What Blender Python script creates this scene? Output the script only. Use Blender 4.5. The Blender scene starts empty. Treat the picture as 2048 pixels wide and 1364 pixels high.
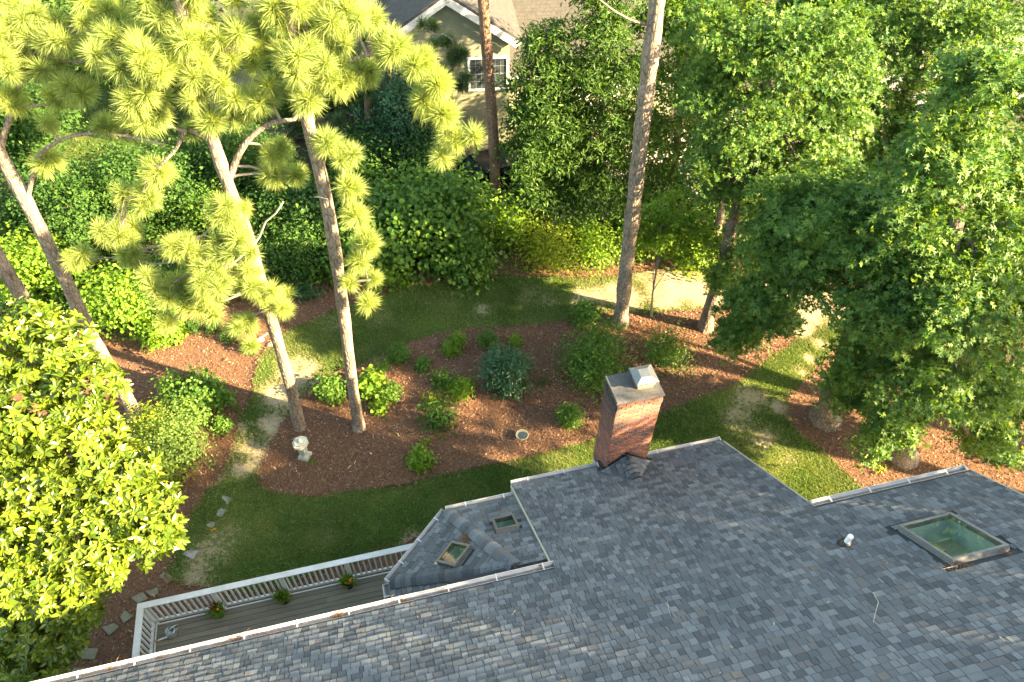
import bpy, math, random
import numpy as np
from mathutils import Vector, Matrix
from mathutils.geometry import delaunay_2d_cdt

R = math.radians
rng = np.random.default_rng(7)
random.seed(7)
C = bpy.context.scene.collection
SC = bpy.context.scene

# ---------------------------------------------------------------- camera, light, exposure
FPX, PITCH, ROLL, YAW, CAMH = 1450.0, R(47.2513), R(1.0564), R(14.8417), 18.2
_cp, _sp, _cy, _sy, _cr, _sr = math.cos(PITCH), math.sin(PITCH), math.cos(YAW), math.sin(YAW), math.cos(ROLL), math.sin(ROLL)
def _yaw(v): return np.array([v[0] * _cy + v[1] * _sy, -v[0] * _sy + v[1] * _cy, v[2]])
RX = _yaw(np.array([_cr, _sr * _sp, _sr * _cp]))
UX = _yaw(np.array([-_sr, _cr * _sp, _cr * _cp]))
FW = _yaw(np.array([0, _cp, -_sp]))
CAM = np.array([0, 0, CAMH])
HEAD = np.array([FW[0], FW[1]]) / math.hypot(FW[0], FW[1])

cam_d = bpy.data.cameras.new('camera')
cam_d.sensor_width = 36.0
cam_d.lens = FPX / 2048 * 36.0
cam_d.clip_end = 500
cam = bpy.data.objects.new('camera', cam_d)
C.objects.link(cam)
cam.matrix_world = Matrix(((RX[0], UX[0], -FW[0], 0), (RX[1], UX[1], -FW[1], 0), (RX[2], UX[2], -FW[2], CAMH), (0, 0, 0, 1)))
SC.camera = cam

SUN_AZ, SUN_EL = R(-33.0), R(24.0)          # azimuth measured from +X, counter-clockwise
sun_dir = Vector((math.cos(SUN_AZ) * math.cos(SUN_EL), math.sin(SUN_AZ) * math.cos(SUN_EL), math.sin(SUN_EL)))
W = bpy.data.worlds.new('World'); SC.world = W; W.use_nodes = True
wn = W.node_tree
sky = wn.nodes.new('ShaderNodeTexSky'); sky.sky_type = 'NISHITA'; sky.sun_disc = False
sky.sun_elevation = SUN_EL; sky.sun_rotation = R(90) - SUN_AZ
sky.air_density = 1.0; sky.dust_density = 1.5; sky.ozone_density = 1.0
wn.nodes['Background'].inputs['Strength'].default_value = 0.08
tint = wn.nodes.new('ShaderNodeMix'); tint.data_type = 'RGBA'; tint.blend_type = 'MULTIPLY'; tint.inputs[0].default_value = 1.0
tint.inputs[7].default_value = (1.10, 1.0, 0.78, 1)     # evening haze: a less blue sky
wn.links.new(sky.outputs[0], tint.inputs[6]); wn.links.new(tint.outputs[2], wn.nodes['Background'].inputs['Color'])
sl = bpy.data.lights.new('sun', 'SUN'); sl.energy = 5.0; sl.angle = R(0.55); sl.color = (1.0, 0.75, 0.42)
so = bpy.data.objects.new('sun', sl); C.objects.link(so)
so.rotation_euler = sun_dir.to_track_quat('Z', 'Y').to_euler(); so.location = (40, -20, 40)
SC.view_settings.view_transform = 'Standard'
SC.view_settings.look = 'None'
SC.view_settings.exposure = 3.5
SC.view_settings.gamma = 1.0
SC.view_settings.use_curve_mapping = False
SC.render.engine = 'CYCLES'
SC.cycles.max_bounces = 6; SC.cycles.diffuse_bounces = 4; SC.cycles.transmission_bounces = 4; SC.cycles.transparent_max_bounces = 6
SC.cycles.use_denoising = True

# ---------------------------------------------------------------- pixel -> place helpers (photo is 2048 wide)
def ray(x, y): return FW + RX * ((x - 1024) / FPX) - UX * ((y - 682) / FPX)
def G(x, y, z=0.0):
    r = ray(x, y); return CAM + r * ((z - CAMH) / r[2])
def VP(x, y, base, off=0.0):                 # point of that ray on the upright plane through base that faces the camera
    r = ray(x, y); k = (HEAD @ np.asarray(base[:2]) + off) / (HEAD @ r[:2]); return CAM + r * k
def depth(P): return float((np.asarray(P) - CAM) @ FW)

# ---------------------------------------------------------------- mesh helpers
def nmesh(name, V, F, mat=None, smooth=False, attrs=None):
    """mesh from arrays: F is a list of (m,k) index arrays"""
    V = np.ascontiguousarray(V, np.float32)
    me = bpy.data.meshes.new(name)
    F = [np.asarray(f, np.int32) for f in (F if isinstance(F, list) else [F])]
    F = [f for f in F if len(f)]
    me.vertices.add(len(V)); me.vertices.foreach_set('co', V.ravel())
    nl = sum(f.size for f in F); npol = sum(len(f) for f in F)
    me.loops.add(nl); me.polygons.add(npol)
    me.loops.foreach_set('vertex_index', np.concatenate([f.ravel() for f in F]))
    st = []; o = 0
    for f in F:
        st.append(o + np.arange(len(f), dtype=np.int32) * f.shape[1]); o += f.size
    me.polygons.foreach_set('loop_start', np.concatenate(st))
    if attrs:
        for k, a in attrs.items():
            at = me.attributes.new(k, 'FLOAT', 'POINT'); at.data.foreach_set('value', np.ascontiguousarray(a, np.float32))
    me.update(calc_edges=True)
    me.polygons.foreach_set('use_smooth', np.full(npol, smooth))
    if mat: me.materials.append(mat)
    return me
def link(name, me, parent=None, loc=None, rot=None):
    o = bpy.data.objects.new(name, me); C.objects.link(o)
    if parent is not None: o.parent = parent
    if loc is not None: o.location = tuple(loc)
    if rot is not None: o.rotation_euler = rot
    return o
def tag(o, label=None, cat=None, group=None, kind=None):
    if label: o['label'] = label
    if cat: o['category'] = cat
    if group: o['group'] = group
    if kind: o['kind'] = kind
    return o
def thing(name, label, cat, loc=(0, 0, 0), rz=0.0, group=None):
    o = bpy.data.objects.new(name, None); C.objects.link(o); o.empty_display_size = .2
    o.location = tuple(loc); o.rotation_euler = (0, 0, rz)
    return tag(o, label, cat, group)

class MB:
    def __init__(s): s.V = []; s.F3 = []; s.F4 = []; s.n = 0
    def add(s, V, F3=(), F4=()):
        V = np.asarray(V, float)
        if len(F3): s.F3.append(np.asarray(F3, int) + s.n)
        if len(F4): s.F4.append(np.asarray(F4, int) + s.n)
        s.V.append(V); s.n += len(V); return s
    def box(s, c, d, M=None):
        x, y, z = np.array(d) / 2
        V = np.array([(a * x, b * y, e * z) for a in (-1, 1) for b in (-1, 1) for e in (-1, 1)])
        if M is not None: V = V @ np.asarray(M).T
        return s.add(V + np.asarray(c), F4=BOXF)
    def hexa(s, lo, hi):                       # four low and four high corners, same winding
        return s.add(np.vstack([lo, hi]), F4=[(3, 2, 1, 0), (4, 5, 6, 7), (0, 1, 5, 4), (1, 2, 6, 5), (2, 3, 7, 6), (3, 0, 4, 7)])
    def tube(s, P, r, n=8, cap=True):
        P = np.asarray(P, float); m = len(P); r = np.broadcast_to(np.asarray(r, float), (m,))
        T = np.gradient(P, axis=0); T /= np.linalg.norm(T, axis=1)[:, None] + 1e-9
        ref = np.array([1., 0, 0]) if abs(T[0][0]) < .8 else np.array([0, 1., 0])
        A = np.cross(T, ref); A /= np.linalg.norm(A, axis=1)[:, None] + 1e-9
        B = np.cross(T, A)
        a = np.linspace(0, 2 * math.pi, n, endpoint=False)
        V = P[:, None] + r[:, None, None] * (np.cos(a)[None, :, None] * A[:, None] + np.sin(a)[None, :, None] * B[:, None])
        V = V.reshape(-1, 3)
        i = np.arange(m - 1)[:, None] * n; j = np.arange(n)[None]; k = (j + 1) % n
        F = np.stack([i + j, i + k, i + n + k, i + n + j], -1).reshape(-1, 4)
        s.add(V, F4=F)
        if cap:
            b = s.n - m * n
            for q in (b, s.n - n):
                c = (V[:n] if q == b else V[-n:]).mean(0)
                s.add([c], ())
                s.F3.append(np.array([(q + t, q + (t + 1) % n, s.n - 1) for t in range(n)]))
        return s
    def lathe(s, prof, n=20, o=(0, 0, 0)):
        a = np.linspace(0, 2 * math.pi, n, endpoint=False)
        V = np.array([(r * math.cos(t), r * math.sin(t), z) for r, z in prof for t in a]) + np.asarray(o)
        m = len(prof); i = np.arange(m - 1)[:, None] * n; j = np.arange(n)[None]; k = (j + 1) % n
        return s.add(V, F4=np.stack([i + j, i + k, i + n + k, i + n + j], -1).reshape(-1, 4))
    def prism(s, poly, nrm, th):               # poly (k,3) extruded along -nrm
        P = np.asarray(poly, float); k = len(P); Q = P - np.asarray(nrm) * th
        s.add(np.vstack([P, Q]), F4=[(i, (i + k), (i + 1) % k + k, (i + 1) % k) for i in range(k)])
        b = s.n - 2 * k
        s.F3.append(np.array([(b, b + i, b + i + 1) for i in range(1, k - 1)]))
        s.F3.append(np.array([(b + k, b + k + i + 1, b + k + i) for i in range(1, k - 1)]))
        return s
    def mesh(s, name, mat, smooth=False):
        F = []
        if s.F3: F.append(np.vstack(s.F3))
        if s.F4: F.append(np.vstack(s.F4))
        return nmesh(name, np.vstack(s.V), F, mat, smooth)
    def build(s, name, mat, parent=None, smooth=False, loc=None, rot=None):
        return link(name, s.mesh(name, mat, smooth), parent, loc, rot)
BOXF = [(0, 1, 3, 2), (4, 6, 7, 5), (0, 4, 5, 1), (2, 3, 7, 6), (0, 2, 6, 4), (1, 5, 7, 3)]

def inpoly(P, poly):
    x, y = P[:, 0], P[:, 1]; q = np.asarray(poly)[:, :2]; r = np.zeros(len(P), bool)
    for i in range(len(q)):
        x1, y1 = q[i]; x2, y2 = q[i - 1]
        with np.errstate(divide='ignore', invalid='ignore'):
            c = ((y1 > y) != (y2 > y)) & (x < (x2 - x1) * (y - y1) / (y2 - y1 + 1e-12) + x1)
        r ^= c
    return r
def smooth_poly(P, n=5):                       # closed Catmull-Rom
    P = np.asarray(P, float); k = len(P); out = []
    for i in range(k):
        a, b, c, d = P[i - 1], P[i], P[(i + 1) % k], P[(i + 2) % k]
        for t in np.linspace(0, 1, n, endpoint=False):
            out.append(.5 * (2 * b + (c - a) * t + (2 * a - 5 * b + 4 * c - d) * t * t + (3 * b - a - 3 * c + d) * t ** 3))
    return np.array(out)
def cdt(outer, holes=(), inner=()):
    V = [tuple(p[:2]) for p in outer]; E = [(i, (i + 1) % len(V)) for i in range(len(V))]
    for h in holes:
        b = len(V); V += [tuple(p[:2]) for p in h]; E += [(b + i, b + (i + 1) % len(h)) for i in range(len(h))]
    V += [tuple(p[:2]) for p in inner]
    vs, _, fs, *_ = delaunay_2d_cdt([Vector(v) for v in V], E, [], 0, 1e-5)
    vs = np.array([tuple(v) for v in vs]); fs = np.array(fs)
    cen = vs[fs].mean(1); keep = inpoly(cen, outer)
    for h in holes: keep &= ~inpoly(cen, h)
    return vs, fs[keep]
def vnoise(P, s, seed=0):                      # cheap smooth value noise on 2-D points, 0..1
    g = np.random.default_rng(seed).random((64, 64)); x = P[:, 0] / s; y = P[:, 1] / s
    i = np.floor(x).astype(int); j = np.floor(y).astype(int); u = x - i; v = y - j
    u = u * u * (3 - 2 * u); v = v * v * (3 - 2 * v)
    q = lambda a, b: g[a % 64, b % 64]
    return (q(i, j) * (1 - u) + q(i + 1, j) * u) * (1 - v) + (q(i, j + 1) * (1 - u) + q(i + 1, j + 1) * u) * v
def clip(poly, conv):                          # Sutherland-Hodgman, conv counter-clockwise, 2-D
    out = [np.asarray(p, float) for p in poly]
    for i in range(len(conv)):
        a = np.asarray(conv[i]); b = np.asarray(conv[(i + 1) % len(conv)]); e = b - a
        f = lambda p: e[0] * (p[1] - a[1]) - e[1] * (p[0] - a[0])
        res = []
        for k in range(len(out)):
            p, q = out[k - 1], out[k]; fp, fq = f(p), f(q)
            if (fp >= 0) != (fq >= 0): res.append(p + (q - p) * fp / (fp - fq))
            if fq >= 0: res.append(q)
        out = res
        if len(out) < 3: return []
    return out

# ---------------------------------------------------------------- materials
def newmat(name):
    m = bpy.data.materials.new(name); m.use_nodes = True; nt = m.node_tree
    return m, nt, nt.nodes['Principled BSDF']
def N(nt, t, **k):
    n = nt.nodes.new(t)
    for a, v in k.items():
        if a in ('data_type', 'operation', 'blend_type', 'interpolation', 'noise_dimensions', 'feature', 'attribute_name', 'distance', 'use_clamp', 'clamp'): setattr(n, a, v)
        else: n.inputs[a.replace('_', ' ')].default_value = v
    return n
def ramp(nt, fac, stops, interp='LINEAR'):
    r = nt.nodes.new('ShaderNodeValToRGB'); r.color_ramp.interpolation = interp; e = r.color_ramp.elements
    while len(e) < len(stops): e.new(1)
    for i, (p, c) in enumerate(stops): e[i].position = p; e[i].color = (*c, 1)
    nt.links.new(fac, r.inputs[0]); return r.outputs[0]
def noise(nt, scale, detail=4, rough=.6, vec=None, stretch=None):
    n = N(nt, 'ShaderNodeTexNoise', Scale=scale, Detail=detail, Roughness=rough)
    if vec is None:
        g = nt.nodes.new('ShaderNodeNewGeometry'); vec = g.outputs['Position']
    if stretch:
        mp = nt.nodes.new('ShaderNodeMapping'); mp.inputs['Scale'].default_value = stretch; nt.links.new(vec, mp.inputs[0]); vec = mp.outputs[0]
    nt.links.new(vec, n.inputs['Vector']); return n.outputs['Fac']
def objvec(nt): return nt.nodes.new('ShaderNodeTexCoord').outputs['Object']
def rnd(nt):                                   # a random value for every loose piece of a mesh and every object
    g = nt.nodes.new('ShaderNodeNewGeometry'); o = nt.nodes.new('ShaderNodeObjectInfo')
    a = N(nt, 'ShaderNodeMath', operation='ADD'); b = N(nt, 'ShaderNodeMath', operation='FRACT')
    nt.links.new(g.outputs['Random Per Island'], a.inputs[0]); nt.links.new(o.outputs['Random'], a.inputs[1]); nt.links.new(a.outputs[0], b.inputs[0])
    return b.outputs[0]
def mix(nt, fac, a, b, mode='MIX'):
    m = N(nt, 'ShaderNodeMix', data_type='RGBA', blend_type=mode)
    for s, v in ((0, fac), (6, a), (7, b)):
        if isinstance(v, (int, float)): m.inputs[s].default_value = v
        elif isinstance(v, tuple): m.inputs[s].default_value = (*v, 1)
        else: nt.links.new(v, m.inputs[s])
    return m.outputs[2]
def bump(nt, b, h, strength=.4, dist=.02):
    n = N(nt, 'ShaderNodeBump', Strength=strength, Distance=dist); nt.links.new(h, n.inputs['Height']); nt.links.new(n.outputs[0], b.inputs['Normal'])

def plain(name, col, rough=.6, metal=0.0, var=.12, scale=18, bmp=.15, grime=None):
    m, nt, b = newmat(name); L = nt.links
    f = noise(nt, scale)
    c = ramp(nt, f, [(.25, tuple(x * (1 - var) for x in col)), (.75, tuple(min(1, x * (1 + var)) for x in col))])
    if grime: c = mix(nt, ramp(nt, noise(nt, 2.2, 5, .7), [(.45, (0, 0, 0)), (.75, (1, 1, 1))]), c, grime)
    L.new(c, b.inputs['Base Color']); b.inputs['Roughness'].default_value = rough; b.inputs['Metallic'].default_value = metal
    if bmp: bump(nt, b, noise(nt, scale * 4), bmp, .005)
    return m
def leafmat(name, lo, hi, trans=.4, rough=.5, spec=.25, tcol=None):
    m, nt, b = newmat(name); L = nt.links
    f = rnd(nt)
    c = ramp(nt, f, [(0, lo), (.55, tuple((a * .5 + h * .5) for a, h in zip(lo, hi))), (.93, hi), (1, tuple(min(1, x * 1.35) for x in hi))])
    big = noise(nt, .8, 2)
    c = mix(nt, ramp(nt, big, [(.3, (.72, .72, .72)), (.7, (1.15, 1.15, 1.05))]), (0, 0, 0), c, 'MIX') if False else mix(nt, 1.0, c, ramp(nt, big, [(.3, (.78, .82, .85)), (.7, (1.12, 1.08, .95))]), 'MULTIPLY')
    L.new(c, b.inputs['Base Color']); b.inputs['Roughness'].default_value = rough; b.inputs['Specular IOR Level'].default_value = spec
    t = nt.nodes.new('ShaderNodeBsdfTranslucent')
    tc = mix(nt, 1.0, c, tcol or (1.7, 1.5, .5), 'MULTIPLY'); L.new(tc, t.inputs['Color'])
    s = nt.nodes.new('ShaderNodeMixShader'); s.inputs[0].default_value = trans
    L.new(b.outputs[0], s.inputs[1]); L.new(t.outputs[0], s.inputs[2]); L.new(s.outputs[0], nt.nodes['Material Output'].inputs['Surface'])
    return m
def barkmat(name, lo, hi, sc=9):
    m, nt, b = newmat(name); L = nt.links
    g = nt.nodes.new('ShaderNodeNewGeometry'); P = g.outputs['Position']
    f = noise(nt, sc, 6, .7, P, (1, 1, .28)); f2 = noise(nt, 1.3, 3, .6, P)
    v = N(nt, 'ShaderNodeTexVoronoi', Scale=sc * 1.5, feature='DISTANCE_TO_EDGE'); mp = nt.nodes.new('ShaderNodeMapping'); mp.inputs['Scale'].default_value = (1, 1, .35)
    L.new(P, mp.inputs[0]); L.new(mp.outputs[0], v.inputs['Vector'])
    c = ramp(nt, f, [(.3, lo), (.68, hi)])
    c = mix(nt, ramp(nt, f2, [(.35, (0, 0, 0)), (.7, (.55, .55, .55))]), c, tuple(x * 1.25 for x in hi))
    c = mix(nt, 1.0, c, ramp(nt, v.outputs['Distance'], [(0, (.45, .42, .4)), (.12, (1, 1, 1))]), 'MULTIPLY')
    L.new(c, b.inputs['Base Color']); b.inputs['Roughness'].default_value = .9; b.inputs['Specular IOR Level'].default_value = .15
    bump(nt, b, v.outputs['Distance'], .9, .04)
    return m

def shinglemat():
    m, nt, b = newmat('asphalt_shingle'); L = nt.links
    f = rnd(nt)
    c = ramp(nt, f, [(0, (0.0675, 0.0747, 0.0835)), (0.13, (0.1003, 0.1117, 0.1238)), (0.3, (0.1185, 0.1321, 0.1459)), (0.44, (0.0801, 0.0894, 0.0999)), (0.56, (0.1351, 0.1488, 0.1624)), (0.7, (0.1059, 0.1089, 0.1157)), (0.8, (0.0911, 0.1025, 0.1137)), (0.93, (0.1553, 0.1674, 0.1791)), (0.985, (0.1168, 0.1126, 0.1081))], 'CONSTANT')
    gr = noise(nt, 160, 2, .8); sp = noise(nt, 1.1, 3, .5)
    c = mix(nt, 1.0, c, ramp(nt, gr, [(.32, (.62, .62, .62)), (.68, (1.35, 1.35, 1.35))]), 'MULTIPLY')
    c = mix(nt, 1.0, c, ramp(nt, sp, [(.3, (.88, .88, .9)), (.7, (1.1, 1.08, 1.05))]), 'MULTIPLY')
    L.new(c, b.inputs['Base Color']); b.inputs['Roughness'].default_value = .85; b.inputs['Specular IOR Level'].default_value = .25
    bump(nt, b, gr, .5, .004); return m
def brickmat():
    m, nt, b = newmat('red_brick'); L = nt.links
    f = rnd(nt)
    c = ramp(nt, f, [(0, (.19, .085, .06)), (.25, (.27, .115, .075)), (.5, (.14, .085, .075)), (.62, (.31, .14, .085)), (.82, (.22, .1, .08)), (.93, (.11, .085, .085))], 'CONSTANT')
    c = mix(nt, 1.0, c, ramp(nt, noise(nt, 45, 4), [(.3, (.75, .75, .75)), (.7, (1.2, 1.2, 1.2))]), 'MULTIPLY')
    g = nt.nodes.new('ShaderNodeNewGeometry'); s = nt.nodes.new('ShaderNodeSeparateXYZ'); L.new(g.outputs['Position'], s.inputs[0])
    # soot washed down from the crown, mostly on the west face
    hz = N(nt, 'ShaderNodeMapRange'); hz.inputs[1].default_value = 4.3; hz.inputs[2].default_value = 6.0; L.new(s.outputs['Z'], hz.inputs[0])
    hx = N(nt, 'ShaderNodeMapRange'); hx.inputs[1].default_value = 4.75; hx.inputs[2].default_value = 4.62; L.new(s.outputs['X'], hx.inputs[0])
    pr = N(nt, 'ShaderNodeMath', operation='MULTIPLY'); L.new(hz.outputs[0], pr.inputs[0]); L.new(hx.outputs[0], pr.inputs[1])
    hz2 = N(nt, 'ShaderNodeMapRange'); hz2.inputs[1].default_value = 5.72; hz2.inputs[2].default_value = 6.0; hz2.inputs[4].default_value = .75; L.new(s.outputs['Z'], hz2.inputs[0])
    mx = N(nt, 'ShaderNodeMath', operation='MAXIMUM'); L.new(pr.outputs[0], mx.inputs[0]); L.new(hz2.outputs[0], mx.inputs[1])
    nn = N(nt, 'ShaderNodeMath', operation='MULTIPLY'); L.new(mx.outputs[0], nn.inputs[0]); L.new(ramp(nt, noise(nt, 5, 4), [(.25, (.55, .55, .55)), (.5, (1, 1, 1))]), nn.inputs[1])
    c = mix(nt, nn.outputs[0], c, (.03, .03, .033))
    L.new(c, b.inputs['Base Color']); b.inputs['Roughness'].default_value = .9; bump(nt, b, noise(nt, 120), .4, .004); return m

def groundmat():
    m, nt, b = newmat('leaf_litter_soil'); L = nt.links
    c = ramp(nt, noise(nt, 34, 6, .75), [(.28, (.055, .03, .018)), (.5, (.14, .077, .046)), (.72, (.225, .133, .082))])
    c = mix(nt, ramp(nt, noise(nt, .35, 3), [(.45, (0, 0, 0)), (.7, (.6, .6, .6))]), c, (.12, .08, .06))
    L.new(c, b.inputs['Base Color']); b.inputs['Roughness'].default_value = .95; b.inputs['Specular IOR Level'].default_value = .1
    bump(nt, b, noise(nt, 45, 5, .8), .9, .03); return m
def lawnmat():
    m, nt, b = newmat('lawn_turf'); L = nt.links
    a = N(nt, 'ShaderNodeAttribute', attribute_name='bare')
    gcol = ramp(nt, noise(nt, 60, 5, .8), [(.3, (.02, .042, .009)), (.7, (.09, .14, .03))])
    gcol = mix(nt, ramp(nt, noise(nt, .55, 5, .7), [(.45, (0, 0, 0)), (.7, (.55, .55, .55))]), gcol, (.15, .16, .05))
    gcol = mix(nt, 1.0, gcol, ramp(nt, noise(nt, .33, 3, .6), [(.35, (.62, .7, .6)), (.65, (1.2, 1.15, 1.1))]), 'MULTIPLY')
    straw = ramp(nt, noise(nt, 40, 5, .8), [(.3, (.2, .16, .095)), (.7, (.40, .345, .235))])
    fac = N(nt, 'ShaderNodeMath', operation='ADD'); L.new(a.outputs['Fac'], fac.inputs[0])
    n2 = N(nt, 'ShaderNodeMath', operation='MULTIPLY_ADD'); L.new(noise(nt, 8, 6, .8), n2.inputs[0]); n2.inputs[1].default_value = 2.2; n2.inputs[2].default_value = -1.1
    L.new(n2.outputs[0], fac.inputs[1])
    c = mix(nt, ramp(nt, fac.outputs[0], [(.36, (0, 0, 0)), (.62, (1, 1, 1))]), gcol, straw)
    L.new(c, b.inputs['Base Color']); b.inputs['Roughness'].default_value = .95; b.inputs['Specular IOR Level'].default_value = .1
    bump(nt, b, noise(nt, 70, 5, .8), .8, .02); return m
def grassmat():
    m, nt, b = newmat('grass_blade'); L = nt.links
    a = N(nt, 'ShaderNodeAttribute', attribute_name='bare')
    c = ramp(nt, rnd(nt), [(0, (.055, .118, .022)), (.6, (.11, .195, .04)), (1, (.195, .25, .065))])
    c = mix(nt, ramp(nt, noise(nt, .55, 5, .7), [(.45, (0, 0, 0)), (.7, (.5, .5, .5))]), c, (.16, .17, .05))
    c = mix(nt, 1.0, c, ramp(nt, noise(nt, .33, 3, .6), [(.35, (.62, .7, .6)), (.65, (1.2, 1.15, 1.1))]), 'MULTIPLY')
    c = mix(nt, a.outputs['Fac'], c, (.36, .31, .19))
    L.new(c, b.inputs['Base Color']); b.inputs['Roughness'].default_value = .7; b.inputs['Specular IOR Level'].default_value = .2
    t = nt.nodes.new('ShaderNodeBsdfTranslucent'); L.new(mix(nt, 1.0, c, (1.6, 1.5, .6), 'MULTIPLY'), t.inputs[0])
    s = nt.nodes.new('ShaderNodeMixShader'); s.inputs[0].default_value = .35
    L.new(b.outputs[0], s.inputs[1]); L.new(t.outputs[0], s.inputs[2]); L.new(s.outputs[0], nt.nodes['Material Output'].inputs['Surface']); return m
def chipmat():
    m, nt, b = newmat('bark_mulch_chip'); L = nt.links
    c = ramp(nt, rnd(nt), [(0, (.06, .031, .019)), (.35, (.14, .075, .045)), (.7, (.21, .118, .07)), (.96, (.29, .178, .108)), (.99, (.42, .33, .24))])
    L.new(c, b.inputs['Base Color']); b.inputs['Roughness'].default_value = .9; b.inputs['Specular IOR Level'].default_value = .15; return m
def woodmat(name, lo, hi, stretch=(.4, 9, 9)):
    m, nt, b = newmat(name); L = nt.links
    f = noise(nt, 5, 6, .7, None, stretch)
    c = ramp(nt, f, [(.3, lo), (.7, hi)])
    v = ramp(nt, rnd(nt), [(0, (.8, .8, .8)), (1, (1.2, 1.18, 1.12))])
    L.new(mix(nt, 1.0, c, v, 'MULTIPLY'), b.inputs['Base Color']); b.inputs['Roughness'].default_value = .8; bump(nt, b, f, .3, .005); return m
def glassmat(name, tint, gloss=.35):
    m, nt, b = newmat(name); L = nt.links
    tr = nt.nodes.new('ShaderNodeBsdfTransparent'); tr.inputs[0].default_value = (*tint, 1)
    gl = nt.nodes.new('ShaderNodeBsdfGlossy'); gl.inputs['Roughness'].default_value = .015; gl.inputs[0].default_value = (.7, .75, .78, 1)
    lw = nt.nodes.new('ShaderNodeLayerWeight'); fr = N(nt, 'ShaderNodeMapRange'); fr.inputs[3].default_value = .07; fr.inputs[4].default_value = .9; pw = N(nt, 'ShaderNodeMath', operation='POWER'); pw.inputs[1].default_value = 3.0; L.new(lw.outputs['Facing'], pw.inputs[0]); L.new(pw.outputs[0], fr.inputs[0]); s = nt.nodes.new('ShaderNodeMixShader')
    L.new(fr.outputs[0], s.inputs[0]); L.new(tr.outputs[0], s.inputs[1]); L.new(gl.outputs[0], s.inputs[2]); L.new(s.outputs[0], nt.nodes['Material Output'].inputs['Surface']); return m

M = {}
M['shingle'] = shinglemat(); M['brick'] = brickmat(); M['ground'] = groundmat(); M['soil'] = plain('woodland_soil', (.05, .037, .022), .95, var=.4, scale=9); M['lawn'] = lawnmat(); M['grass'] = grassmat(); M['chip'] = chipmat()
M['mortar'] = plain('mortar', (.42, .38, .34), .95)
M['roofing'] = plain('underlay_and_gap_shade', (.03, .033, .037), .9)  # decking colour; also shows through gaps to imitate shadow lines
M['concrete'] = plain('weathered_concrete', (.072, .071, .07), .9, var=.35, scale=14, grime=(.07, .07, .07))
M['drive'] = plain('driveway_concrete', (.30, .27, .245), .9, var=.12, scale=6)
M['stone'] = plain('pale_flagstone', (.30, .30, .29), .85, var=.2, scale=20, grime=(.2, .19, .16))
M['stone2'] = plain('mossy_flagstone', (.16, .15, .10), .9, var=.25, scale=14, grime=(.10, .10, .06))
M['lantern'] = plain('cast_stone', (.42, .43, .38), .9, var=.2, scale=22, grime=(.22, .24, .15))
M['white'] = plain('white_paint', (.57, .575, .58), .5, var=.07, scale=12, grime=(.45, .455, .43))
M['gutter'] = plain('gutter_metal', (.5, .5, .5), .5, var=.08, scale=8, grime=(.40, .37, .33))
M['trough'] = plain('dark_gutter_bed', (.16, .15, .14), .8, var=.4, scale=7, grime=(.12, .075, .045))  # darker tone for the gutter bottom
M['cream'] = plain('cream_siding', (.34, .33, .25), .7, var=.06, scale=6)
M['tan'] = plain('pale_green_siding', (.185, .19, .125), .7, var=.06, scale=5)
M['black'] = plain('black_flashing', (.012, .012, .014), .5, var=.3)
M['galv'] = plain('galvanised_steel', (.50, .54, .56), .38, .7, var=.15, scale=25)
M['steel'] = plain('cap_steel', (.22, .235, .24), .35, .75, var=.12, scale=14)
M['frame'] = plain('bronze_frame', (.13, .125, .115), .5, .3, var=.25, scale=20)
M['frame_grey'] = plain('grey_frame', (.26, .265, .27), .4, .5, var=.2, scale=20)
M['well'] = plain('painted_light_well', (.44, .56, .52), .6, var=.04)
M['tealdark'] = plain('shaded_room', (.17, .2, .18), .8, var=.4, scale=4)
M['tealroom'] = plain('grey_green_room', (.56, .56, .48), .7, var=.3, scale=3)
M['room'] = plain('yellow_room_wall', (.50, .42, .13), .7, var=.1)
M['glass'] = glassmat('skylight_glass', (.72, .78, .74)); M['winglass'] = plain('window_glass', (.035, .045, .05), .06, var=.3, scale=1.5, bmp=0)
M['pvc'] = plain('pvc_pipe', (.78, .78, .76), .4, var=.04)
M['deck'] = woodmat('weathered_deck_wood', (.115, .10, .075), (.215, .195, .15))
M['twig'] = plain('dry_twig', (.38, .34, .29), .9, var=.2)
M['straw'] = plain('pine_straw', (.22, .11, .045), .9, var=.4, scale=40)
M['pot'] = plain('black_plastic_pot', (.02, .02, .02), .5)
M['orange'] = leafmat('orange_petal', (.55, .2, .02), (.75, .4, .04), .3)
M['redleaf'] = leafmat('dark_red_leaf', (.08, .02, .012), (.2, .05, .02), .3)
M['deadleaf'] = leafmat('dead_leaf', (.30, .18, .07), (.5, .38, .22), .2)
M['paleroof'] = plain('brown_grey_shingle', (.05, .047, .043), .9, var=.3, scale=5)
M['carpaint'] = plain('black_car_paint', (.012, .013, .015), .15, .3, var=.1, bmp=0); M['tyre'] = plain('tyre_rubber', (.015, .015, .015), .9)
M['red'] = plain('red_lamp', (.4, .02, .02), .2, bmp=0); M['chrome'] = plain('alloy', (.5, .5, .52), .25, .9, bmp=0)
M['bark_pine'] = barkmat('pine_bark', (.10, .08, .063), (.28, .232, .185)); M['bark_dark'] = barkmat('brown_pine_bark', (.07, .045, .032), (.2, .13, .09))
M['bark_oak'] = barkmat('oak_bark', (.07, .055, .045), (.19, .155, .125)); M['bark_twig'] = plain('grey_twig', (.20, .165, .13), .9, var=.2)
M['needle'] = leafmat('pine_needle', (.155, .225, .06), (.37, .44, .14), .42, .45, .35, (1.5, 1.45, .6))
M['needle_shaded'] = leafmat('shaded_pine_needle', (0.04, 0.085, 0.04), (0.1, 0.155, 0.065), .3, .5)  # darker needle copy: shade on the rear pines put into the colour
M['magnolia'] = leafmat('magnolia_leaf', (0.055, 0.105, 0.01), (0.165, 0.225, 0.02), .33, .3, .5, (1.9, 1.7, .35))
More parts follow.
